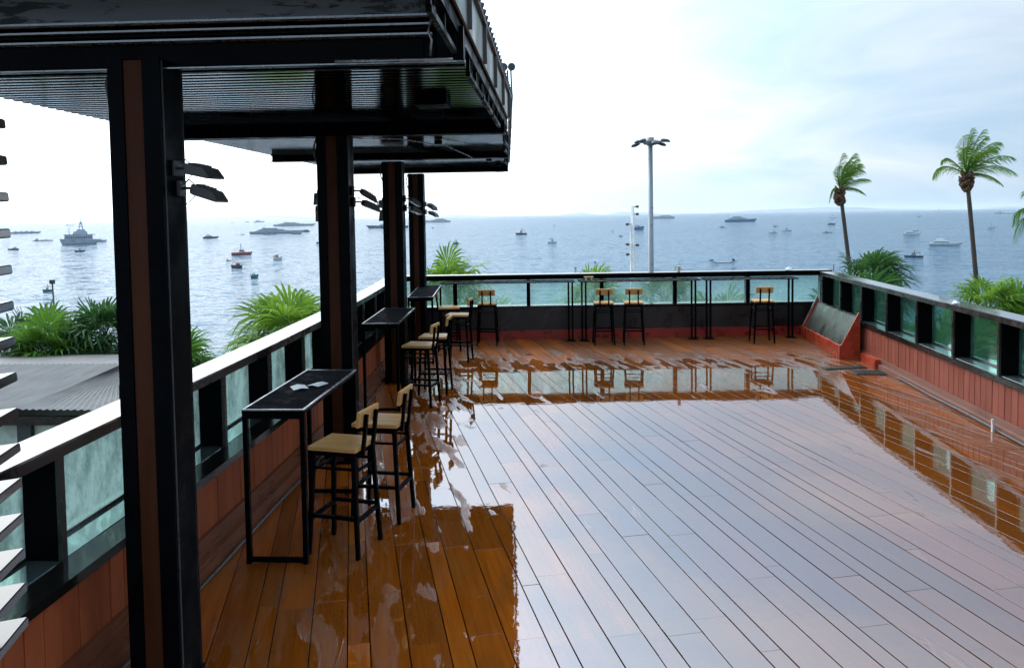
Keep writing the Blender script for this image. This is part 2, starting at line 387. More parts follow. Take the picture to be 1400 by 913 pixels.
# deck boards laid at an angle, wide and narrow strips alternating
def deck():
    ang = R(14.3); rot = Matrix.Rotation(ang, 4, 'Z')
    rng = random.Random(3)
    bm = bmesh.new()
    u = -8.5; k = 0
    while u < 12:
        w = (.118, .205, .205)[k % 3] * rng.uniform(.97, 1.03); k += 1
        y = -6.0 - rng.uniform(0, 1.6)
        while y < 19:
            ln = rng.choice((1.2, 1.35, 1.8, 1.8, 2.1))
            g = .0036; b = .0006
            tx = rng.gauss(0, .0008); ty = rng.gauss(0, .0005); dz = rng.uniform(-.0006, .0006)
            x0, x1, y0, y1 = u+g, u+w-g, y+.0008, y+ln-.0008
            def P(x, yy, z): return rot @ Vector((x, yy, z + dz + (x-u-w/2)*tx + (yy-y-ln/2)*ty))
            ring = []
            for z, q in ((-.022, 0), (-b, 0), (0, b)):
                ring.append([bm.verts.new(P(x0+q, y0+q*.5, z)), bm.verts.new(P(x1-q, y0+q*.5, z)), bm.verts.new(P(x1-q, y1-q*.5, z)), bm.verts.new(P(x0+q, y1-q*.5, z))])
            bm.faces.new(ring[2])
            for a in (0, 1):
                for i in range(4):
                    j = (i+1) % 4
                    bm.faces.new((ring[a][i], ring[a][j], ring[a+1][j], ring[a+1][i]))
            y += ln
        u += w
    for co, no in (((-2.45,0,0), (-15,-.4,0)), ((4.25,0,0), (1,-.045,0)), ((0,14.85,0), (-.06,1,0)), ((0,-4.2,0), (0,-1,0))):
        bmesh.ops.bisect_plane(bm, geom=bm.verts[:]+bm.edges[:]+bm.faces[:], plane_co=co, plane_no=no, clear_outer=True)
    bmesh.ops.recalc_face_normals(bm, faces=bm.faces)
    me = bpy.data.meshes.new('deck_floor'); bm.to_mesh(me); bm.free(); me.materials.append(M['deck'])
    o = bpy.data.objects.new('deck_floor', me); COL.objects.link(o); tag(o, kind='structure')
    b = MB()
    b.prism([(-2.3,-4.2),(4.2,-4.2),(5.0,14.9),(-2.75,14.6)], (0,0,-14), (1,0,0), (0,1,0), (0,0,13.986))
    tag(b.build('deck_base', M['ledge']), kind='structure')
deck()

# ground falling to the shore, sea, hills on the horizon
g = MB()
nx, ny = 50, 40; vs = []; fs = []
rg = random.Random(5)
for j in range(ny+1):
    for i in range(nx+1):
        x = lerp(-220, 220, i/nx); y = lerp(-160, 64, j/ny)
        sh = 52 + 5*math.sin(x*.03) + 2*math.sin(x*.11)
        z = -10 if y < 12 else lerp(-10, -22.6, min(1, (y-12)/(sh-12)))
        if y >= sh: z = -24
        vs.append((x, y, z + rg.uniform(-.2, .2)))
for j in range(ny):
    for i in range(nx):
        a = j*(nx+1)+i; fs.append((a, a+1, a+nx+2, a+nx+1))
g.add(vs, fs, 0, True); tag(g.build('ground', M['ground']), kind='structure')
s = MB(); SE = 26000
s.add([(-SE,-SE,-22),(SE,-SE,-22),(SE,SE,-22),(-SE,SE,-22)], [(0,1,2,3)])
tag(s.build('sea', M['sea']), kind='structure')
def hill(cx, cy, hw, h, seed):
    r = random.Random(seed); b = MB(); n = 36; rows = 7; vs = []; fs = []
    ph = [r.uniform(0, 6.3) for _ in range(4)]
    for j in range(rows):
        for i in range(n+1):
            t = i/n*2-1; e = max(0, 1-t*t)**1.3
            prof = h*e*(.75+.2*math.sin(3*t+ph[0])+.12*math.sin(8*t+ph[1])+.05*math.sin(21*t+ph[2]))
            q = j/(rows-1)*2-1
            vs.append((cx+t*hw, cy+q*hw*.35, -23+prof*max(0, 1-q*q)))
    for j in range(rows-1):
        for i in range(n):
            a = j*(n+1)+i; fs.append((a, a+1, a+n+2, a+n+1))
    b.add(vs, fs, 0, True); tag(b.build('hills', M['hill']), kind='structure')
hill(-9200, 24000, 3200, 130, 1); hill(-3400, 26000, 1500, 80, 2); hill(900, 26000, 700, 80, 4)
hill(2600, 26000, 900, 125, 5); hill(8200, 25000, 3600, 135, 8); hill(13800, 24000, 1300, 100, 6)

# ------------------------------------------------------------------ parapet walls
def normals(path, side):
    out = []
    for i in range(len(path)):
        a = Vector(path[max(i-1, 0)]); b = Vector(path[min(i+1, len(path)-1)]); t = (b-a).normalized()
        n = Vector((-t.y, t.x))*side; out.append((n.x, n.y))
    return out
def rect(o0, o1, z0, z1): return [(o0, z0), (o1, z0), (o1, z1), (o0, z1)]
def frames_at(path, nrm, pts):
    """(point, tangent, normal) at the given fractions along a straight 2-point run"""
    pass

def side_wall(name, label, fx, side, ys, path_y, mats, p):
    root = empty(name, (0,0,0), 0, label, 'parapet wall')
    path = [(fx(y), y) for y in path_y]; nrm = normals(path, side)
    b = MB(); b.sweep(rect(0, p['depth'], -.05, p['curb']), path, nrm); b.build('curb', mats['curb'], root)
    b = MB(); b.sweep(rect(.045, p['depth'], p['curb'], p['band']), path, nrm); b.build('skirting', mats['band'], root)
    # vertical boards, one mesh, each a separate strip with a shadow gap
    b = MB(); L = 0
    def at(y):
        x = fx(y); t = Vector((fx(y+.05)-fx(y-.05), .1)).normalized(); n = Vector((-t.y, t.x))*side
        return Vector((x, y)), t, n
    y = path_y[0]; rng = random.Random(9)
    while y < path_y[-1]-.05:
        P, t, n = at(y+.07)
        w = p['board']-.006; jit = rng.uniform(-.002, .002)
        Mx = Matrix(((t.x, n.x, 0, P.x), (t.y, n.y, 0, P.y), (0,0,1,0), (0,0,0,1)))
        b.bevbox((0, .085+jit, (p['band']+p['wood'])/2), (w, .03, p['wood']-p['band']), .004, 0, Mx)
        y += p['board']
    b.build('cladding', mats['wood'], root)
    b = MB(); b.sweep(rect(.1, p['depth']-.01, p['band'], p['wood']), path, nrm); b.build('wall_core', M['rubber'], root)
    b = MB(); b.sweep(rect(.055, p['depth']+.02, p['wood']+.002, p['ledge']), path, nrm)
    b.sweep(rect(.045, .075, p['wood']-.012, p['ledge']+.008), path, nrm); b.build('ledge', M['ledge'], root)
    fi, fo = p['fin']
    b = MB(); b.sweep(rect(fi+.02, p['depth']+.015, p['ledge']+.001, p['ledge']+.004), path, nrm); b.build('sill', M['sill'], root)
    for yy in ys:
        P, t, n = at(yy)
        Mx = Matrix(((t.x, n.x, 0, P.x), (t.y, n.y, 0, P.y), (0,0,1,0), (0,0,0,1)))
        b = MB(); b.box((-.012, fi+.022, p['ledge']), (.012, fo, p['cap0']), 0, Mx)
        f = b.build('fin', M['black'], root)
        b = MB(); b.box((-.02, fi, p['ledge']), (.02, fi+.022, p['cap0']), 0, Mx); b.build('frame', M['dark_brown'], f)
    for ya, yb in zip(ys[:-1], ys[1:]):
        Pa, t, n = at(ya); Pb = at(yb)[0]
        a = Pa + n*(fo-.035) ; c = Pb + n*(fo-.035); d = n*.008; tt = (c-a).normalized()*.016
        a = a+tt; c = c-tt
        z0, z1 = p['ledge']+.012, p['cap0']-.01
        b = MB(); b.add([(a.x,a.y,z0),(c.x,c.y,z0),(c.x+d.x,c.y+d.y,z0),(a.x+d.x,a.y+d.y,z0),(a.x,a.y,z1),(c.x,c.y,z1),(c.x+d.x,c.y+d.y,z1),(a.x+d.x,a.y+d.y,z1)],
              [(0,1,5,4),(3,2,1,0),(4,5,6,7),(1,2,6,5),(2,3,7,6),(3,0,4,7)]); b.m = [0,1,1,1,1,1]
        pn = b.build('pane', [mats['glass'], M['glass_clear']], root)
        b = MB(); a2 = a-n*.006; c2 = c-n*.006; d2 = n*.02; zz = z0-.01
        for q0, q1 in ((zz, zz+.02),):
            b.add([(a2.x,a2.y,q0),(c2.x,c2.y,q0),(c2.x+d2.x,c2.y+d2.y,q0),(a2.x+d2.x,a2.y+d2.y,q0),(a2.x,a2.y,q1),(c2.x,c2.y,q1),(c2.x+d2.x,c2.y+d2.y,q1),(a2.x+d2.x,a2.y+d2.y,q1)],
              [(3,2,1,0),(4,5,6,7),(0,1,5,4),(1,2,6,5),(2,3,7,6),(3,0,4,7)])
        b.build('glazing_bead', M['dark_brown'], pn)
    b = MB(); b.sweep(rect(p['cap'][0], p['cap'][1], p['cap1']-.012, p['cap1']), path, nrm)
    b.build('capping', M['cap'], root)
    b = MB(); b.sweep(rect(p['cap'][0]+.008, p['cap'][1]-.008, p['cap0'], p['cap1']-.012), path, nrm); b.build('top_rail', M['dark_brown'], root)
    return root
LW = dict(depth=.45, curb=.13, band=.24, wood=.59, ledge=.62, board=.133, fin=(.20,.43), cap=(.185,.415), cap0=1.145, cap1=1.215)
ysL = [3.76 + .985*k for k in range(-8, 12)]
pyL = [-4.2 + .7*k for k in range(27)] + [14.55]
side_wall('parapet_wall', 'long red-brown boarded parapet with green glass panes and white wet capping, behind the bar tables and columns', wx, 1, ysL, pyL,
          dict(curb=M['skirt'], band=M['skirt'], wood=M['cladding'], glass=M['glass_side']), LW)
RW = dict(depth=.36, curb=.06, band=.125, wood=.51, ledge=.55, board=.128, fin=(.085,.32), cap=(.075,.335), cap0=1.11, cap1=1.18)
ysR = [8.53 + 1.055*k for k in range(-12, 7)]
side_wall('parapet_wall', 'faded pinkish-red boarded parapet with green glass panes, behind the red trough', rx, -1, ysR, [-4.2, 14.95],
          dict(curb=M['skirt_pale'], band=M['skirt_pale'], wood=M['cladding_pink'], glass=M['glass_right']), RW)
# far wall
root = empty('parapet_wall', (0,0,0), 0, 'short dark far parapet with turquoise glass panes and a red skirting board', 'parapet wall')
fp = [(-2.95, fy(-2.95)), (5.22, fy(5.22))]; fn = normals(fp, 1)
b = MB(); b.sweep(rect(-.02, .02, -.03, .165), fp, fn); b.build('skirting', M['red_board'], root)
b = MB(); b.sweep(rect(.02, .3, -.03, .56), fp, fn); b.build('panel', M['far_panel'], root)
b = MB(); b.sweep(rect(0, .34, .56, .615), fp, fn); b.build('ledge', M['ledge'], root)
b = MB(); b.sweep(rect(.06, .3, 1.10, 1.185), fp, fn); b.build('top_rail', M['black'], root)
b = MB(); b.sweep(rect(.05, .31, 1.185, 1.197), fp, fn); b.build('capping', M['cap'], root)
tf = (Vector(fp[1])-Vector(fp[0])).normalized(); nf = Vector((-tf.y, tf.x))
px = [-2.75] + [-1.814 + 1.366*k for k in range(5)] + [5.05]
for x in px:
    Mx = Matrix(((tf.x, nf.x, 0, x), (tf.y, nf.y, 0, fy(x)), (0,0,1,0), (0,0,0,1)))
    b = MB(); b.box((-.035, .07, .615), (.035, .14, 1.10), 0, Mx); b.box((-.012, .14, .615), (.012, .27, 1.10), 0, Mx); b.build('post', M['black'], root)
for xa, xb in zip(px[:-1], px[1:]):
    Mx = Matrix(((tf.x, nf.x, 0, xa), (tf.y, nf.y, 0, fy(xa)), (0,0,1,0), (0,0,0,1)))
    b = MB(); b.box((.04, .1, .618), (xb-xa-.04, .108, 1.098), 0, Mx); b.build('pane', M['glass_far'], root)

# conduit along the foot of the right wall
b = MB(); b.tube([(rx(y)-.022, y, .03+.006*math.sin(y*3)) for y in [i*.35-2 for i in range(38)]], .011, 6)
tag(b.build('conduit_pipe', M['cable']), 'thin grey conduit along the foot of the faded pinkish parapet', 'pipe')
b = MB(); b.tube([(wx(y)+.02, y, .02+.008*math.sin(y*2.3)) for y in [i*.35-2 for i in range(45)]], .012, 6)
tag(b.build('conduit_pipe', M['cable']), 'dark conduit along the foot of the boarded wall behind the bar tables', 'pipe')
b = MB(); b.box((0,0,0), (.018,.03,.11)); b.box((-.004,.004,.11), (.016,.026,.135)); o = b.build('pipe_bracket', M['white']); o.location = (rx(8.33)-.055, 8.33, .0)
tag(o, 'small white bracket standing against the pale right-hand skirting', 'bracket')

# ------------------------------------------------------------------ columns
def column(x, y, w, label, base=False):
    c = empty('column', (x, y, 0), 0, label, 'column', 'steel columns holding up the canopy')
    d = .19; fl = w*.32
    b = MB(); b.box((-w/2, 0, 0), (w/2, d, 3.06)); b.build('core', M['black'], c)
    for s_ in (-1, 1):
        b = MB(); x0 = -w/2 if s_ < 0 else w/2-fl*1.06; fl_ = fl*(.88 if s_ < 0 else 1.06)
        b.box((x0, -.022, 0), (x0+fl_, 0, 3.06)); b.box((x0, d, 0), (x0+fl_, d+.022, 3.06)); b.build('flange', M['black_gloss'], c)
        b = MB(); xx = s_*(w/2+.003)
        b.box((xx-.003, -.006, 0.02), (xx+.003, 0.0, 3.05)); b.build('edge_strip', M['edge_grey'] if s_ > 0 else M['black'], c)
    b = MB(); b.box((-w/2+fl*.88+.003, -.014, .01), (w/2-fl*1.06-.003, 0, 3.05)); 
    for z in (.6, 1.25, 1.9, 2.5): b.tube([(0, -.014, z), (0, -.017, z)], .006, 8)
    b.build('timber_strip', M['column_wood'], c)
    b = MB(); b.bevbox((0, d/2, .008), (w+(.1 if x < -2.1 else .012), d+.08, .016), .003)
    for sx in ((-1, 1) if x < -2.1 else ()):
        for sy in (-.03, d+.03): b.tube([(sx*(w/2+.025), sy, .016), (sx*(w/2+.025), sy, .04)], .009, 6)
    b.build('base_plate', M['black'], c)
    b = MB(); b.tube([(-w/2-.02, .06, 3.05), (-w/2-.045, .05, 2.95), (-w/2-.035, .05, 2.86), (-w/2-.004, .05, 2.78), (-w/2-.004, .05, 2.55)], .008, 6); b.build('cable', M['rubber'], c)
    return c
colx = [(-1.95, 3.70, .25), (-2.015, 7.3, .285), (-2.185, 10.9, .265), (-2.41, 14.1, .262)]
for (x, y, w), t in zip(colx, ('nearest black steel column with brown timber strip, at the left front', 'black column with brown strip standing at the far end of the near bar table',
        'black column with brown strip between the second and third bar tables', 'farthest black column, standing in the corner by the far glass rail')):
    column(x, y, w, t)

# ------------------------------------------------------------------ floodlights on the columns
def floodlight(loc, rz, tilt, label, sc_=1.0):
    r = empty('floodlight', loc, rz, label, 'floodlight', 'floodlights clamped to the columns')
    r.scale = (sc_,)*3
    b = MB(); b.bevbox((.012, 0, 0), (.024, .09, .1), .006); b.tube([(.02,0,0), (.085,0,.0)], .009, 8); b.tube([(.024,.02,.03),(.05,.03,.055),(.09,.02,.02)], .004, 5); b.build('bracket', M['lamp_dark'], r)
    T = Matrix.Translation((.085,0,0)) @ Matrix.Rotation(tilt, 4, 'Y')
    b = MB()
    def ring(x, hw, z0, z1): return [(x,-hw,z0),(x,hw,z0),(x,hw,z1),(x,-hw,z1)]
    rs = [ring(0,.03,-.02,.025), ring(.03,.075,-.03,.032), ring(.16,.08,-.03,.026), ring(.21,.082,-.03,-.018)]
    vs = [p for q in rs for p in q]; fs = [(0,1,2,3), (15,14,13,12)]
    for k in range(3):
        for i in range(4):
            j = (i+1) % 4; fs.append((k*4+i, k*4+j, k*4+4+j, k*4+4+i))
    b.add(vs, fs, 0, False, T)
    for k in range(4): b.box((.045+k*.025, -.06, .026), (.05+k*.025, .06, .04), 0, T)
    h = b.build('housing', M['lamp_dark'], r)
    b = MB(); b.box((.04,-.068,-.034), (.195,.068,-.0302), 0, T); b.build('lens', M['lens'], h)
    b = MB(); b.tube([(.10,.03,-.03), (.07,.02,-.07), (.03,.02,-.1), (.0,.0,-.1)], .003, 5); b.build('wire', M['rubber'], r)
names = ['nearest column', 'second column', 'third column', 'farthest column']
for i, (x, y, w) in enumerate(colx):
    yy = y+.1
    if i == 0: hs = (2.55, 2.455)
    elif i == 1: hs = (2.55, 2.445)
    elif i == 2: hs = (2.55, 2.42)
    else: hs = (2.52, 2.38)
    sc_ = (.78, .92, .9, .9)[i]
    for k, z in enumerate(hs):
        floodlight((x+w/2+.006, yy+.03*k, z), R((-8, 14, 28, -20)[i] + (6 if k else -4)), R((12, 18)[k] if i == 0 else (30, 22)[k]), ('upper' if k == 0 else 'lower') + ' dark floodlight reaching out from the right side of the ' + names[i], sc_)
    if i < 3:
        for k, z in enumerate(hs):
            floodlight((x-w/2-.004, yy, z-.03), R(180 - (78, 72, 66)[i] - 6*k), R(50 if k else 25), ('upper' if k == 0 else 'lower') + ' dark floodlight half hidden on the left side of the ' + names[i], sc_*.9)

# ------------------------------------------------------------------ canopy
can = empty('canopy', (-2, 3, 3.05), 0, 'black canopy with ribbed glossy ceiling over the left side of the deck', 'canopy')
can_inv = Matrix.Translation((2, -3, -3.05))
def cbuild(b, name, mat, parent=None):
    b.v = [tuple(can_inv @ Vector(p)) for p in b.v]
    return b.build(name, mat, parent or can)
def edge_x(y): return -.42 if y < 8.0 else -.42 - .056*(y-8.0)
b = MB(); vs = []; fs = []; pitch = .1
prof = [(0,0),(.022,0),(.026,.045),(.072,.045),(.076,0)]
yy = 3.98; rows = []
while yy < 14.75:
    for dy, dz in prof: rows.append((yy+dy, 3.18+dz))
    yy += pitch
for y, z in rows: vs += [(-3.9, y, z), (edge_x(y)-.06, y, z)]
for i in range(len(rows)-1): fs.append((2*i, 2*i+1, 2*i+3, 2*i+2))
b.add(vs, fs); cbuild(b, 'ceiling', M['ceiling'])
b = MB(); b.prism([(-4.02,2.9),(-.43,2.9),(-.43,8.0),(-.81,14.8),(-4.02,14.8)], (0,0,3.46), (1,0,0), (0,1,0), (0,0,.035)); cbuild(b, 'roof_sheet', M['roof_edge'])
b = MB(); b.box((-3.96,2.95,3.2), (-3.92,14.78,3.46)); b.box((-3.98,14.76,3.2), (-.8,14.8,3.46)); cbuild(b, 'eaves_board', M['black'])
# right-hand fascia: pale panels with ribs, a scalloped sheet edge above
pathF = [(edge_x(y)+.0, y) for y in (2.9, 5, 8.0, 11, 14.78)]; nF = normals(pathF, -1)
b = MB(); b.sweep(rect(0, .012, 3.235, 3.455), pathF, nF); fas = cbuild(b, 'fascia', M['fascia'])
yy = 3.1
while yy < 14.6:
    x = edge_x(yy); b = MB(); b.box((x+.0125, yy-.012, 3.23), (x+.035, yy+.012, 3.458)); yy += .92
    cbuild(b, 'fascia_rib', M['roof_edge'])
b = MB(); b.sweep(rect(.0, .035, 3.462, 3.505), [(x, y) for x, y in pathF], nF)
yy = 2.95
while yy < 14.7:
    x = edge_x(yy); b.tube([(x+.01, yy, 3.505), (x+.045, yy, 3.492)], .018, 6); yy += .15
cbuild(b, 'sheet_edge', M['roof_edge'])
for y0 in (3.0, 4.4, 5.3, 6.2, 8.3, 9.4, 11.6):
    x = edge_x(y0+.4)-.03; b = MB()
    for z in (3.075, 3.215): b.box((x-.012, y0, z-.012), (x+.012, y0+.8, z+.012))
    for q in (0, .4, .8): b.box((x-.01, y0+q-.012, 3.087), (x+.01, y0+q+.012, 3.203))
    cbuild(b, 'edge_bracket', M['black'])
b = MB(); b.box((-.47,2.95,3.16), (-.43,8.0,3.23)); cbuild(b, 'edge_channel', M['black'])
# beams above the columns
for i, y in enumerate((3.91, 7.3, 10.9, 14.3)):
    xe = edge_x(y); lo = (3.04, 3.05, 3.085, 3.085)[i]
    b = MB()
    b.box((-3.88, y+(.06 if i == 0 else 0), lo), (xe+.0, y+(.1 if i == 0 else .17), lo+.014)); b.box((-3.88, y+.07, lo+.014), (xe-.004, y+.1, 3.19)); b.box((-3.88, y+.02, 3.165), (xe-.004, y+.15, 3.179))
    for q in range(12):
        xx = -3.7+q*.3
        if xx < xe-.1: b.box((xx, y+.02, lo+.014), (xx+.008, y+.069, 3.165))
    cbuild(b, 'beam', M['black'])
# near girder face above the first beam: stepped channels and a painted board
b = MB()
b.box((-3.9, 3.725, 3.012), (-.395, 3.765, 3.026)); b.box((-3.9, 3.80, 3.027), (-.60, 3.84, 3.145))
for z in (3.15, 3.172, 3.196): b.box((-3.9, 3.75, z), (-.55, 3.86, z+.009), 1 if z != 3.172 else 0)  # two of the ribs are pale, painting in their bright highlights
b.box((-.60, 3.82, 3.045), (-.41, 3.855, 3.2))
b.box((-3.9, 3.719, 3.013), (-.395, 3.7245, 3.019), 1)  # thin pale strip painted in as the highlight along the bottom lip
cbuild(b, 'girder', [M['black_gloss'], M['trim']])
b = MB(); b.box((-3.9, 3.70, 3.232), (-.53, 3.74, 3.44)); brd = cbuild(b, 'girder_board', M['peel'])
b = MB(); b.box((-3.9, 3.688, 3.222), (-.522, 3.735, 3.2315)); b.box((-.5295, 3.688, 3.2325), (-.521, 3.73, 3.44)); cbuild(b, 'board_trim', M['trim'])
b = MB(); b.tube([(-.56,3.75,3.05),(-.55,3.74,3.12),(-.565,3.74,3.16),(-.55,3.74,3.22)], .006, 5); b.tube([(-1.0,3.71,3.026),(-.6,3.71,3.024),(-.45,3.72,3.026)], .007, 5); cbuild(b, 'loose_wire', M['trim'])
b = MB(); b.box((-1.0, 5.85, 3.12), (-.76, 6.1, 3.178)); b.box((-.99,5.84,3.116), (-.77,5.85,3.124)); cbuild(b, 'ceiling_vent', M['black'])
for x, y in ((-1.3, 9.2), (-.95, 12.2), (-.9, 13.5)):
    b = MB(); b.tube([(x,y,3.176),(x,y,3.13)], .045, 12); cbuild(b, 'downlight', M['black'])
b = MB(); b.tube([(-2.0,7.45,3.05),(-1.6,8.4,3.12),(-1.25,9.6,3.14),(-1.05,10.9,3.08)], .006, 5); cbuild(b, 'ceiling_wire', M['trim'])
b = MB(); b.box((-1.1,10.88,3.07),(-.85,10.898,3.082)); cbuild(b, 'light_strip', M['trim'])
b = MB(); b.box((-1.0,14.28,3.07),(-.85,14.298,3.082)); cbuild(b, 'light_strip', M['trim'])

# twin-headed lamp standing on the roof edge
r = empty('roof_lamp', (-.43, 8.3, 3.49), 0, 'small twin-headed black lamp on two thin rods at the canopy roof edge', 'lamp')
b = MB(); b.tube([(0,0,0),(-.01,0,.3)], .009, 6); b.tube([(.035,0,0),(.025,0,.3)], .009, 6); b.build('rod', M['lamp_dark'], r)
for sx in (-.045, .035):
    b = MB(); b.tube([(sx,-.05,.33),(sx,-.03,.33),(sx,.04,.33)], [.038,.04,.028], 12); b.build('lamp_head', M['lamp_dark'], r)

# ------------------------------------------------------------------ louvre screen at the left edge
r = empty('louvre_screen', (-1.402, 2.0, 0), R(14), 'wet grey louvre slats cut off by the left edge of the photo', 'louvre screen')
for z in [2.565-.0935*k for k in range(15)]:
    b = MB()
    T = Matrix.Translation((0,0,z)) @ Matrix.Rotation(R(-5), 4, 'Y')
    b.bevbox((-.055, -.9, -.012), (.11, 1.8, .024), .003, 0, T); b.build('slat', M['louvre'], r)
for yy in (-.35, -1.6):
    b = MB(); b.box((-.17, yy-.03, 0), (-.118, yy+.03, 2.75)); b.build('upright', M['dark_brown'], r)

# ------------------------------------------------------------------ bar tables along the left wall
def bar_table(x, y, w, L, h, rz, label, fl=True):
    r = empty('bar_table', (x, y, 0), rz, label, 'bar table', 'narrow black bar tables')
    b = MB(); b.bevbox((0,0,h-.006), (w-.02, L-.02, .012), .002); b.build('tabletop', M['table_black'], r)
    b = MB(); t = .014
    for z0, z1, mi in ((h-.028, h-.006, 1), (h-.0055, h+.003, 0)):
        for sx in (-1, 1): b.box((sx*(w/2)-(t if sx > 0 else 0), -L/2, z0), (sx*(w/2)+(t if sx < 0 else 0), L/2, z1), mi)
        for sy in (-1, 1): b.box((-w/2+t, sy*L/2-(t if sy > 0 else 0), z0), (w/2-t, sy*L/2+(t if sy < 0 else 0), z1), mi)
    b.build('edging', [M['trim'], M['black']], r)
    for sy in (-1, 1):
        yy = sy*(L/2-.018)
        for sx in (-1, 1):
            b = MB(); b.box((sx*(w/2-.017)-.016, yy-.016, 0), (sx*(w/2-.017)+.016, yy+.016, h-.029)); b.build('leg', M['black'], r)
        b = MB(); b.box((-w/2+.034, yy-.014, .012), (w/2-.034, yy+.014, .04)); b.build('floor_bar', M['black'], r)
        b = MB(); b.box((-w/2+.034, yy-.014, h-.062), (w/2-.034, yy+.014, h-.03)); b.build('top_bar', M['black'], r)
    return r
bar_table(-1.85, 5.80, .42, 1.36, 1.04, R(-.6), 'near narrow black bar table with white papers lying on it')
bar_table(-2.07, 10.03, .43, 1.58, 1.05, R(2.5), 'second bar table from the front, empty, between two columns')
bar_table(-2.14, 13.3, .40, 2.1, 1.05, R(4.5), 'third bar table from the front, empty, by the far left corner')
# papers on the near table
o = MB(); 
for k, (x0, y0, w_, l_, rz) in enumerate(((-.06,.0,.11,.15,.5), (.05,.09,.11,.13,-.35))):
    T = Matrix.Translation((x0,y0,0)) @ Matrix.Rotation(rz, 4, 'Z')
    o.add([(-w_/2,-l_/2,.002+.002*k),(0,-l_/2,.012+.002*k),(w_/2,-l_/2,.004+.002*k),(-w_/2,l_/2,.002+.002*k),(0,l_/2,.014+.002*k),(w_/2,l_/2,.004+.002*k)], [(0,1,4,3),(1,2,5,4)], 0, False, T)
p = o.build('folded_paper', M['paper']); p.location = (-1.83, 5.78, 1.043); tag(p, 'white folded papers lying open on the near black bar table', 'paper')

# ------------------------------------------------------------------ far counters
def counter(x0, x1, legs, label, h=1.10):
    xm = (x0+x1)/2; r = empty('bar_counter', (xm, fy(xm)-.28, 0), math.atan(.06), label, 'bar counter', 'thin black counters along the far rail')
    L = x1-x0
    b = MB(); b.bevbox((0,0,h-.012), (L, .34, .024), .003); b.build('tabletop', M['table_black'], r)
    b = MB(); b.box((-L/2-.003,-.174,h-.006),(L/2+.003,-.1702,h+.003)); b.box((-L/2,.1702,h-.006),(L/2,.174,h+.003)); b.build('edging', M['trim'], r)
    for x, tw in legs:
        for dx in ((-.035, .035) if tw else (0,)):
            b = MB(); b.box((x-xm+dx-.015, -.03, .008), (x-xm+dx+.015, .0, h-.025)); b.build('leg', M['black'], r)
        b = MB(); b.box((x-xm-.09, -.12, 0), (x-xm+.09, .09, .008)); b.build('foot_plate', M['black'], r)
counter(-2.02, .40, ((-1.75, 0), (.32, 1)), 'left thin black counter along the far glass rail')
counter(.47, 2.66, ((.56, 1), (2.56, 1)), 'middle thin black counter along the far rail, in front of two stools')
counter(2.74, 4.42, ((2.83, 1), (4.33, 1)), 'right thin black counter along the far rail, in front of a single stool')

# ------------------------------------------------------------------ stools
def make_stool():
    r = empty('bar_stool', (0,0,0), 0, None, 'bar stool', 'black steel bar stools with pale wood seats')
    h = .75; s_ = .17
    b = MB()
    for k in range(3):
        b.bevbox((0, -.113+.113*k, h-.016), (.36, .111, .03), .004)
    b.build('seat', M['seat_wood'], r)
    b = MB()
    for sy in (-1, 1): b.box((-.16, sy*.15-.011, h-.062), (.16, sy*.15+.011, h-.032))
    for sx in (-1, 1): b.box((sx*.16-.011, -.139, h-.062), (sx*.16+.011, .139, h-.032))
    b.build('seat_frame', M['black'], r)
    for sx in (-1, 1):
        for sy in (-1, 1):
            b = MB(); b.bar((sx*.15, sy*.14, h-.045), (sx*.185, sy*.175, 0), .03, 0, None, .026); b.build('leg', M['black'], r)
    def lp(z): t = (h-.045-z)/(h-.045); return .15+.035*t, .14+.035*t
    for z, w in ((.27, .024), (.60, .016)):
        a, c = lp(z)
        for sy in (-1, 1):
            b = MB(); b.box((-a+.012, sy*c-w/2, z-w/2), (a-.012, sy*c+w/2, z+w/2)); b.build('stretcher', M['black'], r)
        for sx in (-1, 1):
            b = MB(); b.box((sx*a-w/2, -c+.012, z-.02-w/2), (sx*a+w/2, c-.012, z-.02+w/2)); b.build('stretcher', M['black'], r)
    for sy in (-1, 1):
        b = MB(); b.bar((.186, sy*.075, h-.07), (.222, sy*.075, h+.215), .024); b.bar((.16, sy*.075, h-.05), (.19, sy*.075, h-.05), .02); b.build('back_post', M['black'], r)
    T = Matrix.Translation((.197, 0, h+.19)) @ Matrix.Rotation(R(7.2), 4, 'Y')
    b = MB(); b.bevbox((-.005, 0, 0), (.022, .3, .11), .004, 0, T); bk = b.build('backrest', M['seat_wood'], r)
    b = MB(); b.tube([(.008,0,.0),(.0095,0,.0)], .011, 10, 0, True, T); b.build('stud', M['trim'], bk)
    return r
st = make_stool()
stools = [ # x, y, rotation of the back (0 = back towards +x)
 (-1.47, 5.41, -13, 'nearest bar stool, its back turned right, beside the near table'),
 (-1.33, 6.02, -8, 'second bar stool from the front, behind the nearest one at the near table'),
 (-1.63, 9.62, -10, 'near stool of the pair at the second bar table'),
 (-1.55, 10.3, -4, 'far stool of the pair at the second bar table'),
 (-1.50, 12.55, -6, 'near stool of the pair at the third bar table'),
 (-1.78, 13.55, 186, 'stool facing outward at the far end of the third bar table'),
 (-1.17, 14.15, -90, 'stool at the left thin counter with its back to the deck, near the corner'),
 (.89, 14.12, -88, 'left stool of the two side by side at the middle far counter'),
 (1.42, 14.12, -93, 'right stool of the two side by side at the middle far counter'),
 (3.68, 14.2, -91, 'lone stool at the right thin counter by the far rail')]
for i, (x, y, a, lab) in enumerate(stools):
    o = st if i == 0 else copy_tree(st)
    o.location = (x, y, .001); o.rotation_euler = (0, 0, R(a)); o['label'] = lab

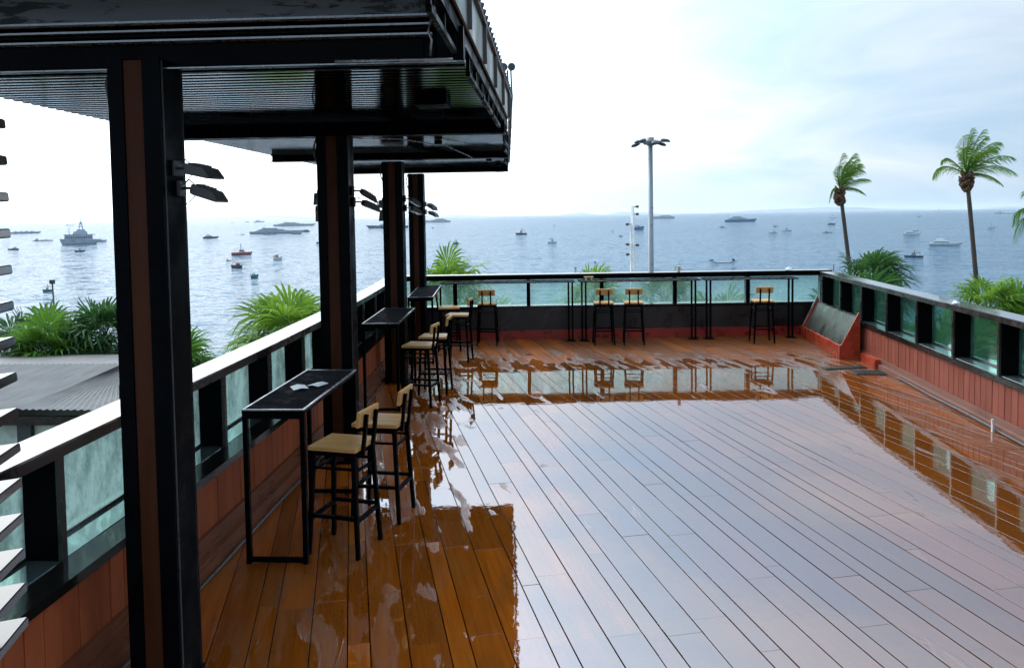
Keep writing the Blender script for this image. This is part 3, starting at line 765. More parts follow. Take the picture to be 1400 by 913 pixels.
# ------------------------------------------------------------------ red trough against the right wall
r = empty('red_trough', (rx(13.7)-.01, 13.6, 0), -math.atan(.045), 'orange-red wedge-shaped trough with a dull steel lid against the right wall', 'trough')
y0, y1 = -1.12, 1.12
b = MB(); b.box((-.30, y0+.03, 0), (-.27, y1-.03, .2)); b.box((-.27, y0+.03, .17), (-.2, y1-.03, .2)); b.build('front_board', M['red_paint'], r)
for yy in (y0, y1-.03):
    b = MB(); b.prism([(-.31,0),(-.005,0),(-.005,.72),(-.025,.72),(-.275,.23),(-.31,.21)], (0,yy,0), (1,0,0), (0,0,1), (0,.03,0)); b.build('end_plate', M['red_paint'], r)
b = MB(); vs = []; fs = []
n = 16
for i in range(n+1):
    y = lerp(y0+.032, y1-.032, i/n); q = .004*math.sin(i*1.9)
    vs += [(-.25-q, y, .205), (-.15-q*2, y, .41), (-.035-q, y, .655)]
for i in range(n):
    for k in range(2): fs.append((3*i+k, 3*i+3+k, 3*i+4+k, 3*i+1+k))
b.add(vs, fs, 0, True); b.box((-.04, y0+.032, .65), (-.01, y1-.032, .665)); b.build('lid', M['steel_sheet'], r)
b = MB(); b.bar((-.285, y1-.01, .2), (-.02, y1-.01, .76), .022); b.build('rail', M['trim'], r)
b = MB(); b.box((-.02,0,0),(.06,.6,.125)); o = b.build('skirting_board', M['red_paint']); o.location = (rx(11.9)-.03, 11.75, 0); o.rotation_euler = (0,0,-math.atan(.045))
tag(o, 'short orange-red board on the floor beside the trough end plate', 'board')
# dark mats on the deck
for (x, y, w, l, a, lab) in ((4.24, 11.78, .62, .16, 8, 'thin black drain mat lying nearest the red trough'), (4.45, 11.42, .42, .3, -4, 'squarish black drain mat on the wet deck beside the right wall')):
    b = MB(); b.bevbox((0,0,.007), (w, l, .012), .003)
    for k in range(int(w/.05)): b.box((-w/2+.02+k*.05, -l/2+.02, .0132), (-w/2+.035+k*.05, l/2-.02, .018))
    o = b.build('drain_mat', M['rubber']); o.location = (x, y, 0); o.rotation_euler = (0,0,R(a)); tag(o, lab, 'mat', 'black mats on the deck')

# odds and ends left on the rails
def crumple(x, y, z, s_, lab, seed):
    q = random.Random(seed); b = MB(); b.sphere((0,0,0), s_, 10)
    b.v = [(v[0]*q.uniform(.6,1.5), v[1]*q.uniform(.6,1.3), max(-.3*s_, v[2]*q.uniform(.4,1.0))) for v in b.v]; b.sm = [False]*len(b.f)
    o = b.build('crumpled_tissue', M['paper']); o.location = (x, y, z+.3*s_); tag(o, lab, 'tissue')
crumple(4.72, 9.55, 1.181, .04, 'crumpled white tissue on the capping of the right parapet', 2)
crumple(4.42, fy(4.42)+.12, 1.198, .06, 'crumpled white cloth on the far rail, above the single stool', 5)
r = empty('plastic_cup', (2.36, fy(2.36)+.12, 1.198), 0, 'small pale pink cup on the far rail beside the single stool', 'cup')
b = MB(); b.tube([(0,0,0),(0,0,.1)], [.025,.034], 14, 0, False); b.add([(.02*math.cos(k),.02*math.sin(k),.004) for k in range(6)], [(0,1,2,3,4,5)]); b.build('cup_wall', M['pinkish'], r)
b = MB(); b.tube([(0,0,.1),(0,0,.108)], .037, 14); b.build('lid', M['white'], r)
r = empty('table_stand', (.66, fy(.66)-.24, 1.1), .1, 'small wooden stand with two white feet on the far counter', 'stand')
b = MB(); b.bevbox((0,0,.055), (.17,.06,.018), .003); b.build('board', M['seat_wood'], r)
for sx in (-.05, .05):
    b = MB(); b.box((sx-.008,-.02,0), (sx+.008,.02,.046)); b.build('foot', M['white'], r)

# ------------------------------------------------------------------ palms and plants
def fan_palm(name, c, base_z, R_, nf, seed, mat, label, up=(-25, 80), wind=.25, trunk_r=.13, group='fan palms beyond the parapet'):
    q = random.Random(seed); nf = int(nf*1.35)
    root = empty(name, (c[0], c[1], base_z), 0, label, 'palm', group)
    H_ = c[2]-base_z
    b = MB(); n = 10
    b.tube([(0.12*math.sin(i*.5+seed), .1*math.sin(i*.4), H_*i/n) for i in range(n)] + [(0,0,H_)], [trunk_r*1.3]+[trunk_r]*(n-2)+[trunk_r*.95, trunk_r*.8], 9); b.build('trunk', M['trunk'], root)
    b = MB()
    for k in range(nf):
        az = k*2.39996 + q.uniform(-.3,.3)
        el = R(lerp(up[1], up[0], ((k+.5)/nf)**.85) + q.uniform(-8, 8))
        d = Vector((math.cos(az)*math.cos(el)+wind*.35, math.sin(az)*math.cos(el), math.sin(el))).normalized()
        pl = R_*q.uniform(.36,.66); droop = .12*R_
        p0 = Vector((0,0,H_-.12*R_*(k/nf))); pts = []
        for i in range(4):
            t = i/3; pts.append(p0 + d*pl*t + Vector((0,0,-droop*t*t)))
        b.tube(pts, [.02*R_/1.6,.014*R_/1.6,.011*R_/1.6,.009*R_/1.6], 4, 1)
        hub = pts[-1]; t = (pts[-1]-pts[-2]).normalized()
        side = t.cross(Vector((0,0,1)));  side = side.normalized() if side.length > .1 else Vector((math.sin(az),-math.cos(az),0))
        roll = q.uniform(-.5,.5); nrm = side.cross(t).normalized()
        side, nrm = side*math.cos(roll)+nrm*math.sin(roll), nrm*math.cos(roll)-side*math.sin(roll)
        ns = 21; bl = R_*q.uniform(.48,.72); vs = []; fs = []
        for s_ in range(ns):
            a = lerp(-R(118), R(118), s_/(ns-1)); ll = bl*(.72+.28*math.cos(a*.75))*q.uniform(.9,1.06)
            dd = t*math.cos(a)+side*math.sin(a)
            ww = dd.cross(nrm).normalized()*(ll*.043)
            cup = nrm*(q.uniform(.0,.12)*ll)
            tipd = Vector((wind*.3, 0, -.3*q.uniform(.3,1.7)))*ll
            m0 = hub + dd*ll*.05; m1 = hub + dd*ll*.48 + cup; m2 = hub + dd*ll*.78 + cup + tipd*.3; m3 = hub + dd*ll*1.0 + cup*.6 + tipd
            i0 = len(vs)
            vs += [m0, m1-ww, m1+ww, m2-ww*.6, m2+ww*.6, m3]
            fs += [(i0, i0+1, i0+2), (i0+1, i0+3, i0+4, i0+2), (i0+3, i0+5, i0+4)]
        b.add(vs, fs, 0)
    b.build('crown', [mat, M['leaf_dry'] if False else mat], root, fix=False)
    if seed % 2 == 0:
        b = MB()
        for k in range(9):
            az = q.uniform(0, 6.28); p0 = Vector((0,0,H_-.1*R_))
            pts = [p0, p0+Vector((math.cos(az)*.3, math.sin(az)*.3, -.1))*R_*.6, p0+Vector((math.cos(az)*.42, math.sin(az)*.42, -.6))*R_*.6]
            b.tube(pts, [.012,.01,.006], 4)
            for s_ in range(8):
                a2 = az+q.uniform(-.8,.8); e = pts[-1]+Vector((math.cos(a2)*.16, math.sin(a2)*.16, -q.uniform(.2,.4)))*R_
                w = Vector((-math.sin(a2), math.cos(a2), 0))*.03
                b.add([pts[-1]-w*.3, pts[-1]+w*.3, e+w*.4, e-w*.4], [(0,1,2,3)])
        b.build('dead_fronds', M['leaf_dry'], root, fix=False)
    return root
GZ = -14
fan_palm('fan_palm', (-15.9,23.3,-1.75), GZ, 1.75, 36, 1, M['leaf_deep'], 'dark green fan palm behind the grey roof, at the left edge')
fan_palm('fan_palm', (-14.7,22.6,-1.6), GZ, 1.7, 38, 2, M['leaf_fan'], 'bushy mid green fan palm in the centre of the clump behind the grey roof')
fan_palm('fan_palm', (-13.75,23.6,-1.3), GZ, 1.75, 36, 3, M['leaf_deep'], 'wind-blown dark fan palm on the right of the clump behind the grey roof', wind=.5)
fan_palm('fan_palm', (-10.75,22.3,-2.1), GZ, 1.55, 30, 5, M['leaf_fan'], 'fan palm just right of the nearest column, low behind the white capping')
fan_palm('fan_palm', (-7.2,21.6,-.98), GZ, 1.72, 42, 6, M['leaf_lime'], 'lime green fan palm left of the second column, leaning over the white capping', wind=.1)
fan_palm('fan_palm', (-6.0,21.9,-1.0), GZ, 1.5, 30, 7, M['leaf_lime'], 'lime fan palm mostly hidden behind the second column')
fan_palm('fan_palm', (-3.75,27.8,-.4), GZ, 1.8, 30, 9, M['leaf_lime'], 'bright fan palm standing behind the far rail, right of the farthest column', up=(-15, 85), wind=.3)
fan_palm('fan_palm', (1.5,30,-.9), GZ, 1.5, 24, 10, M['leaf_lime'], 'palm showing only its frond tips above the far rail, left of the white mast')
fan_palm('fan_palm', (4.5,32,-1.1), GZ, 1.6, 26, 11, M['leaf_fan'], 'palm tip poking above the far rail just right of the tall lamp pole')
fan_palm('fan_palm', (14.4,36.7,-.95), GZ, 1.9, 38, 12, M['leaf_deep'], 'dark fan palm at the foot of the left coconut palm', wind=.4)
fan_palm('fan_palm', (12.9,35.2,-1.8), GZ, 1.6, 28, 13, M['leaf_fan'], 'paler low palm left of the trunk of the left coconut palm')
fan_palm('fan_palm', (16.3,30.6,-1.5), GZ, 1.75, 34, 14, M['leaf_lime'], 'bright fan palm at the foot of the right coconut palm', wind=.3)
fan_palm('fan_palm', (17.9,30.9,-1.95), GZ, 1.8, 32, 15, M['leaf_fan'], 'darker fan palm at the right edge beyond the glass parapet')
k = 20
for x, y, z, rr, mt, lab in ((-1.9,24,-1.5,1.7,'leaf_lime','palm seen only through the far glass behind the corner stool'), (2.3,24,-1.7,1.6,'leaf_fan','palm seen through the far glass behind the two stools'),
        (5.2,25,-1.5,1.7,'leaf_fan','palm seen through the far glass between the paired stools and the single stool'), (8.6,24.5,-1.5,1.8,'leaf_deep','palm seen through the far glass right of the single stool'),
        (10.2,27,-1.2,1.9,'leaf_deep','palm seen through the glass at the far right corner'), (9.6,19.5,-1.9,1.9,'leaf_fan','palm behind the right glass near the red trough'),
        (9.3,15.5,-2.3,1.9,'leaf_deep','dark palm behind the middle of the right glass'), (9.0,11.5,-2.6,2.0,'leaf_fan','palm behind the nearest right-hand glass panes'), (12.4,16,-2.4,2.1,'leaf_deep','dark palm farther out behind the right glass')):
    fan_palm('fan_palm', (x,y,z), GZ, rr, 26, k, M[mt], lab, group='palms seen through the glass'); k += 1

def leafy_shrub(c, R_, base_z, seed, label, n=420, leaf=.14):
    q = random.Random(seed); root = empty('shrub', (c[0], c[1], base_z), 0, label, 'shrub', 'leafy trees beyond the parapets')
    H_ = c[2]-base_z; b = MB(); b.tube([(0,0,0),(.1,0,H_*.5),(0,0,H_)], [.1,.08,.03], 7)
    cl = []
    for k in range(14):
        d = Vector((q.gauss(0,1), q.gauss(0,1), q.gauss(0,.7))).normalized()*R_*q.uniform(.3,.9); cl.append(Vector((0,0,H_))+d)
        b.tube([(0,0,H_-R_*.7), cl[-1]], [.03,.008], 5)
    b.build('trunk', M['trunk'], root)
    b = MB()
    for k in range(n):
        p = q.choice(cl)+Vector((q.gauss(0,1), q.gauss(0,1), q.gauss(0,.8)))*R_*.22
        d = Vector((q.gauss(0,1), q.gauss(0,1), q.gauss(-.1,.6))).normalized(); w = d.cross(Vector((q.gauss(0,.4),q.gauss(0,.4),1))).normalized()
        l = leaf*q.uniform(.7,1.3)
        b.add([p, p+d*l*.45+w*l*.28, p+d*l, p+d*l*.45-w*l*.28], [(0,1,2,3)])
    b.build('crown', M['leaf_shrub'], root, fix=False)
leafy_shrub((-4.05,20.3,.0), .5, GZ, 31, 'small broad-leaved sprig showing above the capping left of the third column', 60, .2)
leafy_shrub((-9.2,17.5,-2.2), 1.6, GZ, 32, 'leafy tree seen through the glass behind the near bar table', 900, .2)
leafy_shrub((-6.8,12.5,-2.4), 1.7, GZ, 33, 'leafy tree seen low through the glass right of the nearest column', 1000, .2)
leafy_shrub((-6.3,8.2,-2.2), 1.6, GZ, 34, 'leafy tree close behind the leftmost glass panes', 1000, .2)
leafy_shrub((10.6,22.5,-1.9), 1.5, GZ, 35, 'leafy tree behind the right glass at the far corner', 800, .2)
leafy_shrub((10.8,13.2,-2.6), 1.7, GZ, 36, 'leafy tree behind the right glass near the frame edge', 900, .2)

def coconut(base, crown, label, seed, fronds, bend, Lf):
    q = random.Random(seed); root = empty('coconut_palm', base, 0, label, 'palm', 'tall coconut palms')
    C = Vector(crown)-Vector(base); b = MB(); n = 40; pts = []; rd = []
    for i in range(n+1):
        t = i/n; off = Vector(bend)*math.sin(math.pi*t)
        pts.append(C*t+off); rd.append(lerp(.22,.1,t**.6)*(1+.06*(i % 2)))
    b.tube(pts, rd, 10); b.build('trunk', M['trunk'], root)
    b = MB()
    for k in range(46):                               # old leaf bases and nuts under the crown
        a = q.uniform(0,6.28); z = q.uniform(-.85,-.02); rr = .14+.15*math.sin(math.pi*min(1, -z/.95))
        p0 = C+Vector((math.cos(a)*rr*.6, math.sin(a)*rr*.6, z)); p1 = p0+Vector((math.cos(a)*.2, math.sin(a)*.2, q.uniform(.1,.3)))
        b.tube([p0, p1], [.1,.04], 5)
    b.tube([C+Vector((0,0,-.95)), C+Vector((0,0,-.7)), C+Vector((0,0,-.3)), C], [.13,.2,.19,.1], 9)
    for k in range(8):
        a = q.uniform(0,6.28); b.sphere(C+Vector((math.cos(a)*.22, math.sin(a)*.22, q.uniform(-.6,-.3))), .11, 8)
    b.build('leaf_bases', M['boot'], root)
    b = MB()
    for (az, el, ln, dr) in fronds:
        az = R(az); e = R(el); ln = ln*Lf
        d = Vector((math.cos(az)*math.cos(e), math.sin(az)*math.cos(e), math.sin(e)))
        pts = []; m = 14
        for i in range(m+1):
            t = i/m; pts.append(C + d*ln*t + Vector((.2*ln*t*t, 0, -dr*ln*(.45*t*t+.5*t**4))))
        b.tube(pts, [lerp(.04,.008,i/m) for i in range(m+1)], 4)
        ns = 34
        for s_ in range(ns):
            t = .1+.9*s_/(ns-1); f = t*m; i = min(m-1, int(f)); p = pts[i].lerp(pts[i+1], f-i)
            tg = (pts[i+1]-pts[i]).normalized(); sd = tg.cross(Vector((0,0,1)))
            sd = sd.normalized() if sd.length > .05 else Vector((1,0,0)); upv = sd.cross(tg).normalized()
            ll = ln*.31*(math.sin(math.pi*min(1, .12+t*.84))**.6)*q.uniform(.85,1.1)
            for sg in (-1, 1):
                dd = (tg*.8+sd*sg*.55-Vector((0,0,q.uniform(.05,.45)))).normalized(); w = tg*.013+upv*.006
                m1 = p+dd*ll*.55+Vector((.06,0,-.12))*ll; m2 = p+dd*ll*.92+Vector((.22,0,-.5))*ll
                b.add([p-w*.7, p+w*.7, m1+w, m2, m1-w], [(0,1,2,4),(4,2,3)])
    b.build('crown', M['leaf_coco'], root, fix=False)
q = random.Random(4)
fr1 = [(20,60,1.05,.34),(-30,70,1.0,.28),(60,76,1.1,.2),(150,82,1.2,.12),(200,72,.95,.25),(-60,74,1.15,.22),(0,83,1.3,.2),(250,78,1.0,.2),(5,40,.9,.35),(185,30,.5,1.3),(-90,58,.75,.45),(-15,18,.6,.6),(10,72,1.2,.34)]
fr2 = [(178,30,1.1,.55),(163,48,1.0,.42),(8,28,1.08,.48),(-15,46,1.05,.4),(22,58,1.05,.34),(90,64,1.0,.25),(130,76,1.1,.16),(-70,76,1.05,.2),(-110,58,.9,.35),(205,66,.9,.28),(0,84,1.15,.14),(-30,8,.6,.6),(300,62,1.0,.32),(215,80,1.05,.12),(-8,68,1.15,.32),(150,84,1.15,.1)]
coconut((19.9,46.9,-20), (16.62,47.0,3.5), 'left coconut palm, leaning with a small wind-swept crown', 1, fr1, (-.12,0,0), 1.95)
coconut((23.7,43.0,-19), (21.85,43.3,4.1), 'right coconut palm, taller with a full spreading crown', 2, fr2, (.12,0,0), 2.3)
coconut((25.3,41.5,-19), (24.75,41.3,1.75), 'coconut palm outside the frame with one frond tip at the right edge', 3, [(175,38,1.0,.75),(190,20,.95,.8),(150,60,1.0,.4),(60,50,1,.4),(-40,45,1,.4),(100,75,1,.2)], (.1,0,0), 2.6)

# ------------------------------------------------------------------ poles beyond the deck
r = empty('high_mast_light', (7.43, 60.5, -23), 0, 'tall grey lamp pole with a ring of floodlights, beyond the far rail', 'lamp pole')
top = 7.6+23
b = MB(); b.tube([(0,0,0),(0,0,top)], [.3,.17], 14); b.build('pole', M['galv'], r)
b = MB()
b.tube([(0,0,top-.25),(0,0,top+.35)], .28, 12)
for k in range(8):
    a = k*math.pi/4+.2; b.bar((0,0,top), (math.cos(a)*1.15, math.sin(a)*1.15, top+.04), .07)
b.tube([(.75*math.cos(k*math.pi/12), .75*math.sin(k*math.pi/12), top) for k in range(25)], .04, 6); b.build('head_frame', M['galv'], r)
for k in range(8):
    a = k*math.pi/4+.2; T = Matrix.Translation((math.cos(a)*(1.15 if k % 2 else .8), math.sin(a)*(1.15 if k % 2 else .8), top+(.05 if k % 3 else -.15))) @ Matrix.Rotation(a, 4, 'Z') @ Matrix.Rotation(R(14), 4, 'Y')
    b = MB(); b.tube([(-.3,0,.02),(-.1,0,.08),(.2,0,.06),(.42,0,-.02)], [.08,.22,.26,.12], 10, 0, True, T @ Matrix.Scale(.5, 4, (0,0,1))); b.build('lamp_head', M['lamp_dark'], r)

r = empty('antenna_mast', (4.8, 48.2, -22), 0, 'slim white lattice mast with small cameras, left of the tall lamp pole', 'mast')
tp = 2.75+22
b = MB()
for dx, dy in ((-.12,-.1),(.12,-.1),(0,.12)): b.tube([(dx,dy,0),(dx*.6,dy*.6,tp-(1.2 if dx < 0 else 0))], [.09,.06], 6)
z = .4
while z < tp-1.4:
    b.bar((-.11,-.09,z),(.11,-.09,z+.35), .04); b.bar((.11,-.09,z+.35),(0,.11,z+.7), .04); z += .7
b.build('lattice', M['white'], r)
for z, sx in ((tp-.05,1),(tp-.5,1),(tp-1.1,-1),(tp-2.3,-1),(tp-2.35,1),(tp-2.9,-1)):
    b = MB(); b.bar((0,-.05,z),(sx*.28,-.1,z), .04); b.cbox((sx*.3,-.12,z), (.16,.26,.14)); b.build('camera', M['lamp_dark'], r)
r = empty('lamp_post', (-18.7, 29, -16), 0, 'thin dark pole rising behind the palm clump at the left', 'pole')
b = MB(); b.tube([(.12,0,0),(.0,0,13),(-.1,0,16)], [.06,.04,.03], 7); b.build('pole', M['lamp_dark'], r)
b = MB(); b.cbox((-.1,0,16.05),(.14,.14,.16)); b.cbox((.0,0,14.2),(.12,.12,.2)); b.build('lamp_head', M['lamp_dark'], r)
r = empty('marker_pole', (14.2, 41, -21), 0, 'thin dark pole just beyond the far right corner of the rail', 'pole')
b = MB(); b.tube([(0,0,0),(0,0,20.6)], [.06,.03], 7); b.build('pole', M['lamp_dark'], r)
b = MB(); b.cbox((0,0,20.1),(.2,.12,.12)); b.build('lamp_head', M['lamp_dark'], r)

# ------------------------------------------------------------------ neighbouring pavilion at the left
A = Vector((-13.5,14.7,0)); B_ = Vector((-8.3,14.5,0))
r = empty('pavilion', (-12, 17, -14), 0, 'low pavilion with a weathered grey corrugated roof beyond the left parapet', 'building')
def pw(x, y, z): return (x+12, y-17, z+14)
b = MB(); vs = []; fs = []; n = 130
for i in range(n+1):                                       # front slope, corrugated along x
    t = i/n; x = lerp(-17.5,-8.25,t); dz = .028*math.sin(i*math.pi)*0 + (.03 if i % 2 else 0)
    sag = -.10*max(0, (t-.55))*1.0
    xr = min(x*.985-.2, -10.4)
    vs += [pw(x,14.55+.25*math.sin(t*3),-1.42+.16*t+sag+dz), pw(lerp(x,xr,.5),16.5,-1.30+.05*t+dz), pw(xr,18.7,-1.17+dz)]
for i in range(n):
    for k in range(2): fs.append((3*i+k,3*i+3+k,3*i+4+k,3*i+1+k))
b.add(vs, fs)
vs = []; fs = []
for i in range(41):                                        # hip end and back slope
    t = i/40; dz = .03 if i % 2 else 0
    vs += [pw(lerp(-8.25,-11.3,t), lerp(14.62,22.0,t), -1.30+dz*.6), pw(-10.4-.05*t, lerp(18.7,19.2,t), -1.17+dz*.2)]
for i in range(40): fs.append((2*i,2*i+2,2*i+3,2*i+1))
b.add(vs, fs)
b.add([pw(-18,18.7,-1.17), pw(-10.4,18.7,-1.17), pw(-11.3,22,-1.5), pw(-18,22,-1.5)], [(0,1,2,3)])
b.build('roof', M['roof'], r)
b = MB(); b.box(pw(-18,14.75,-1.62), pw(-8.35,14.85,-1.45)); b.prism([(-8.45,14.86),(-8.35,14.86),(-11.35,21.9),(-11.45,21.9)], pw(0,0,-1.72), (1,0,0), (0,1,0), (0,0,.3)); b.build('fascia', M['dark_brown'], r)
b = MB(); b.box(pw(-18,16.2,-14), pw(-11.5,20.5,-1.75)); b.build('wall', M['concrete'], r)
for i, x in enumerate((-13.3,-12.1,-11.2,-10.35,-9.5,-8.75)):
    b = MB(); b.box(pw(x-.14,14.88,-14), pw(x+.14,15.2,-1.625)); b.build('pillar', M['boat_dark'], r)
for x0, x1 in ((-13.1,-12.25),(-11.9,-11.35),(-11.05,-10.5),(-10.2,-9.65),(-9.35,-8.9)):
    b = MB(); b.box(pw(x0,14.98,-4.2), pw(x1,15.0,-1.6)); b.build('window', M['pale_window'], r)
b = MB(); b.box(pw(-12.72,14.94,-4.2), pw(-12.4,14.978,-1.6)); b.build('door_panel', M['boot'], r)

# ------------------------------------------------------------------ boats
ZS = -22.0
def hull_mesh(L, B, h, rake=.12, sheer=.25):
    b = MB(); n = 12; vs = []; fs = []
    for i in range(n+1):
        t = i/n; x = -L/2+L*t
        w = B/2*(min(1, .8+t*.5) if t < .45 else max(.02, (1-((t-.45)/.55)**2.2)))
        z1 = h*(1+sheer*max(0, t-.35)); xr = x + (rake*L*.5*max(0, t-.7)/.3)
        vs += [(x*.95,-w*.55,-.2), (x,-w*.85,h*.35), (xr,-w,z1), (xr,w,z1), (x,w*.85,h*.35), (x*.95,w*.55,-.2)]
    for i in range(n):
        for k in range(6):
            j = (k+1) % 6; fs.append((i*6+k, i*6+j, (i+1)*6+j, (i+1)*6+k))
    fs += [(0,1,2,3,4,5), tuple(n*6+k for k in (5,4,3,2,1,0))]
    b.add(vs, fs); return b
def taper(b, x0, x1, w, z0, z1, f=.15, a=.05):
    vs = [(x0,-w/2,z0),(x1,-w/2,z0),(x1,w/2,z0),(x0,w/2,z0)]; l = x1-x0
    vs += [(x0+l*a,-w*.43,z1),(x1-l*f,-w*.43,z1),(x1-l*f,w*.43,z1),(x0+l*a,w*.43,z1)]
    b.add(vs, [(3,2,1,0),(4,5,6,7),(0,1,5,4),(1,2,6,5),(2,3,7,6),(3,0,4,7)])
def boat(kind, name, x, y, L, h, deg, label, cat, hull='boat_white', deck='boat_white', top=None, flip=False, group=None):
    az = math.atan2(-x, y)
    r = empty(name, (x, y, ZS), az + R(deg) + (math.pi if flip else 0), label, cat, group)
    B = L*(.3 if L < 20 else .17)
    if kind == 'motor':
        hh = h*.36; hull_mesh(L, B, hh).build('hull', M[hull], r)
        b = MB(); taper(b, -L*.12, L*.22, B*.7, hh, h*.72, .3); c = b.build('cabin', M[deck], r)
        b = MB(); b.box((-L*.1,-B*.34,h*.5),(L*.13,B*.34,h*.64)); b.build('window', M['boat_window'], c)
        b = MB(); b.box((-L*.34,-B*.36,h*.86),(L*.12,B*.36,h*.95))
        for sx in (-.32,.1):
            for sy in (-.33,.33): b.bar((sx*L,sy*B,hh),(sx*L,sy*B,h*.87), .04*B+.03)
        b.build('canopy', M[top or deck], r)
        b = MB(); b.tube([(-.02*L,0,h*.7),(-.02*L,0,h*1.45)], .015*L+.02, 5); b.build('mast', M['boat_dark'], r)
    elif kind == 'open':
        hh = h*.55; hull_mesh(L, B, hh).build('hull', M[hull], r)
        b = MB(); b.box((-L*.3,-B*.35,hh*.9),(L*.08,B*.35,h*.95)); b.build('cargo', M[top or deck], r)
        b = MB(); b.box((-L*.5,-B*.1,hh*.3),(-L*.44,B*.1,h*.8)); b.build('engine', M['boat_dark'], r)
    elif kind == 'cruiser':
        hh = h*.42; hull_mesh(L, B, hh, .2).build('hull', M[hull], r)
        b = MB(); taper(b, -L*.36, L*.22, B*.75, hh, h*.74, .28); c = b.build('cabin', M[deck], r)
        b = MB(); taper(b, -L*.34, L*.17, B*.77, h*.5, h*.64, .12); b.build('window', M['boat_window'], c)
        b = MB(); taper(b, -L*.28, L*.06, B*.6, h*.742, h, .3); b.build('flybridge', M[deck], r)
        b = MB(); b.bar((-.1*L,0,h),(-.14*L,0,h*1.25), .02*L); b.build('mast', M[deck], r)
    elif kind == 'sail':
        hh = max(.5, L*.12); hull_mesh(L, B, hh, .15).build('hull', M[hull], r)
        b = MB(); taper(b, -L*.2, L*.15, B*.55, hh, hh*1.7, .3); b.build('cabin', M[deck], r)
        b = MB(); b.tube([(.05*L,0,hh),(.05*L,0,h)], .012*L+.03, 6); b.tube([(.05*L,0,hh*2),(-.38*L,0,hh*2.1)], .012*L+.03, 6); b.build('mast', M['boat_white'], r)
        b = MB(); b.prism([(.03*L,hh*2.2),(-.36*L,hh*2.2),(.03*L,h*.96)], (0,-.03,0), (1,0,0), (0,0,1), (0,.06,0)); b.build('sail', M['boat_white'], r)
    elif kind in ('ferry', 'ship'):
        hh = h*(.34 if kind == 'ferry' else .42); hull_mesh(L, B, hh, .1, .5).build('hull', M[hull], r)
        q = random.Random(label); z = hh
        tiers = 3 if kind == 'ferry' else 2
        for k in range(tiers):
            z1 = z+h*(.15 if kind == 'ferry' else .17)
            b = MB(); taper(b, -L*(.42-.07*k-q.uniform(0,.05)), L*(.30-.1*k-q.uniform(0,.08)), B*(.85-.1*k), z, z1, .03, .02); c = b.build('deck_house', M[deck], r)
            b = MB()
            nw = 14
            for i in range(nw):
                xx = lerp(-L*.36+.07*L*k, L*.22-.1*L*k, i/nw); b.box((xx,-B*(.43-.05*k)-.05,z+h*.04), (xx+L*.02,B*(.43-.05*k)+.05,z+h*.09))
            b.build('window', M['boat_window'], c); z = z1
        b = MB(); b.tube([(-L*.22,0,z),(-L*.23,0,z+h*.16)], [B*.16,B*.12], 10); b.build('funnel', M[top or 'boat_grey'], r)
        b = MB(); b.tube([(L*.1,0,z),(L*.1,0,z+h*.35)], .05*h*.3+.08, 6); b.bar((L*.1,-B*.3,z+h*.2),(L*.1,B*.3,z+h*.2), .15)
        b.tube([(L*.33,0,hh),(L*.33,0,h*.9)], .1, 5); b.bar((L*.33,0,h*.85),(L*.2,0,h*.6), .12); b.build('mast', M['boat_grey'], r)
    elif kind == 'barge':
        hh = h*.34; hull_mesh(L, B, hh, .08, .3).build('hull', M[hull], r)
        q = random.Random(label)
        b = MB(); taper(b, -L*.4, -L*.22, B*.8, hh, h, .05); taper(b, -L*.36, -L*.27, B*.5, h, h*1.25, .05); b.build('deck_house', M[deck], r)
        b = MB()
        for k in range(4): xx = -L*.15+k*L*.13; taper(b, xx, xx+L*.12, B*.8, hh, hh+h*q.uniform(.15,.5), .25, .25)
        b.build('cargo', M[top or deck], r)
        b = MB(); b.tube([(L*.38,0,hh),(L*.38,0,h*.95)], .12, 5); b.build('mast', M[deck], r)
    elif kind == 'dinghy':
        b = MB(); pts = [(-L*.5,-B*.5,.2),(L*.2,-B*.5,.22),(L*.45,-B*.25,.35),(L*.5,0,.4),(L*.45,B*.25,.35),(L*.2,B*.5,.22),(-L*.5,B*.5,.2)]
        b.tube(pts, h*.28, 8); b.box((-L*.45,-B*.4,.05),(L*.3,B*.4,.2)); b.build('hull', M[hull], r)
        b = MB(); taper(b, -L*.3, L*.1, B*.5, .2, h, .3, .3); b.build('cover', M[top or deck], r)
    elif kind == 'longtail':
        b = MB(); n = 14; vs = []; fs = []
        for i in range(n+1):
            t = i/n*2-1; xx = t*L/2; w = .8*max(.06, 1-abs(t)**2.5); z = .35+1.0*abs(t)**3
            vs += [(xx,-w,z),(xx,-w*.4,z-.55),(xx,w*.4,z-.55),(xx,w,z)]
        for i in range(n):
            for k in range(4):
                j = (k+1) % 4; fs.append((4*i+k,4*i+j,4*i+4+j,4*i+4+k))
        fs += [(0,1,2,3),(4*n+3,4*n+2,4*n+1,4*n)]
        b.add(vs, fs); b.build('hull', M[hull], r)
        b = MB(); b.box((-L*.42,-.5,.9),(-L*.3,.5,1.5)); b.build('engine', M['boat_dark'], r)
        b = MB(); b.box((L*.32,-.5,.8),(L*.4,.5,h)); b.build('cargo', M[top or deck], r)
    return r
W = 'boats and ships at anchor'
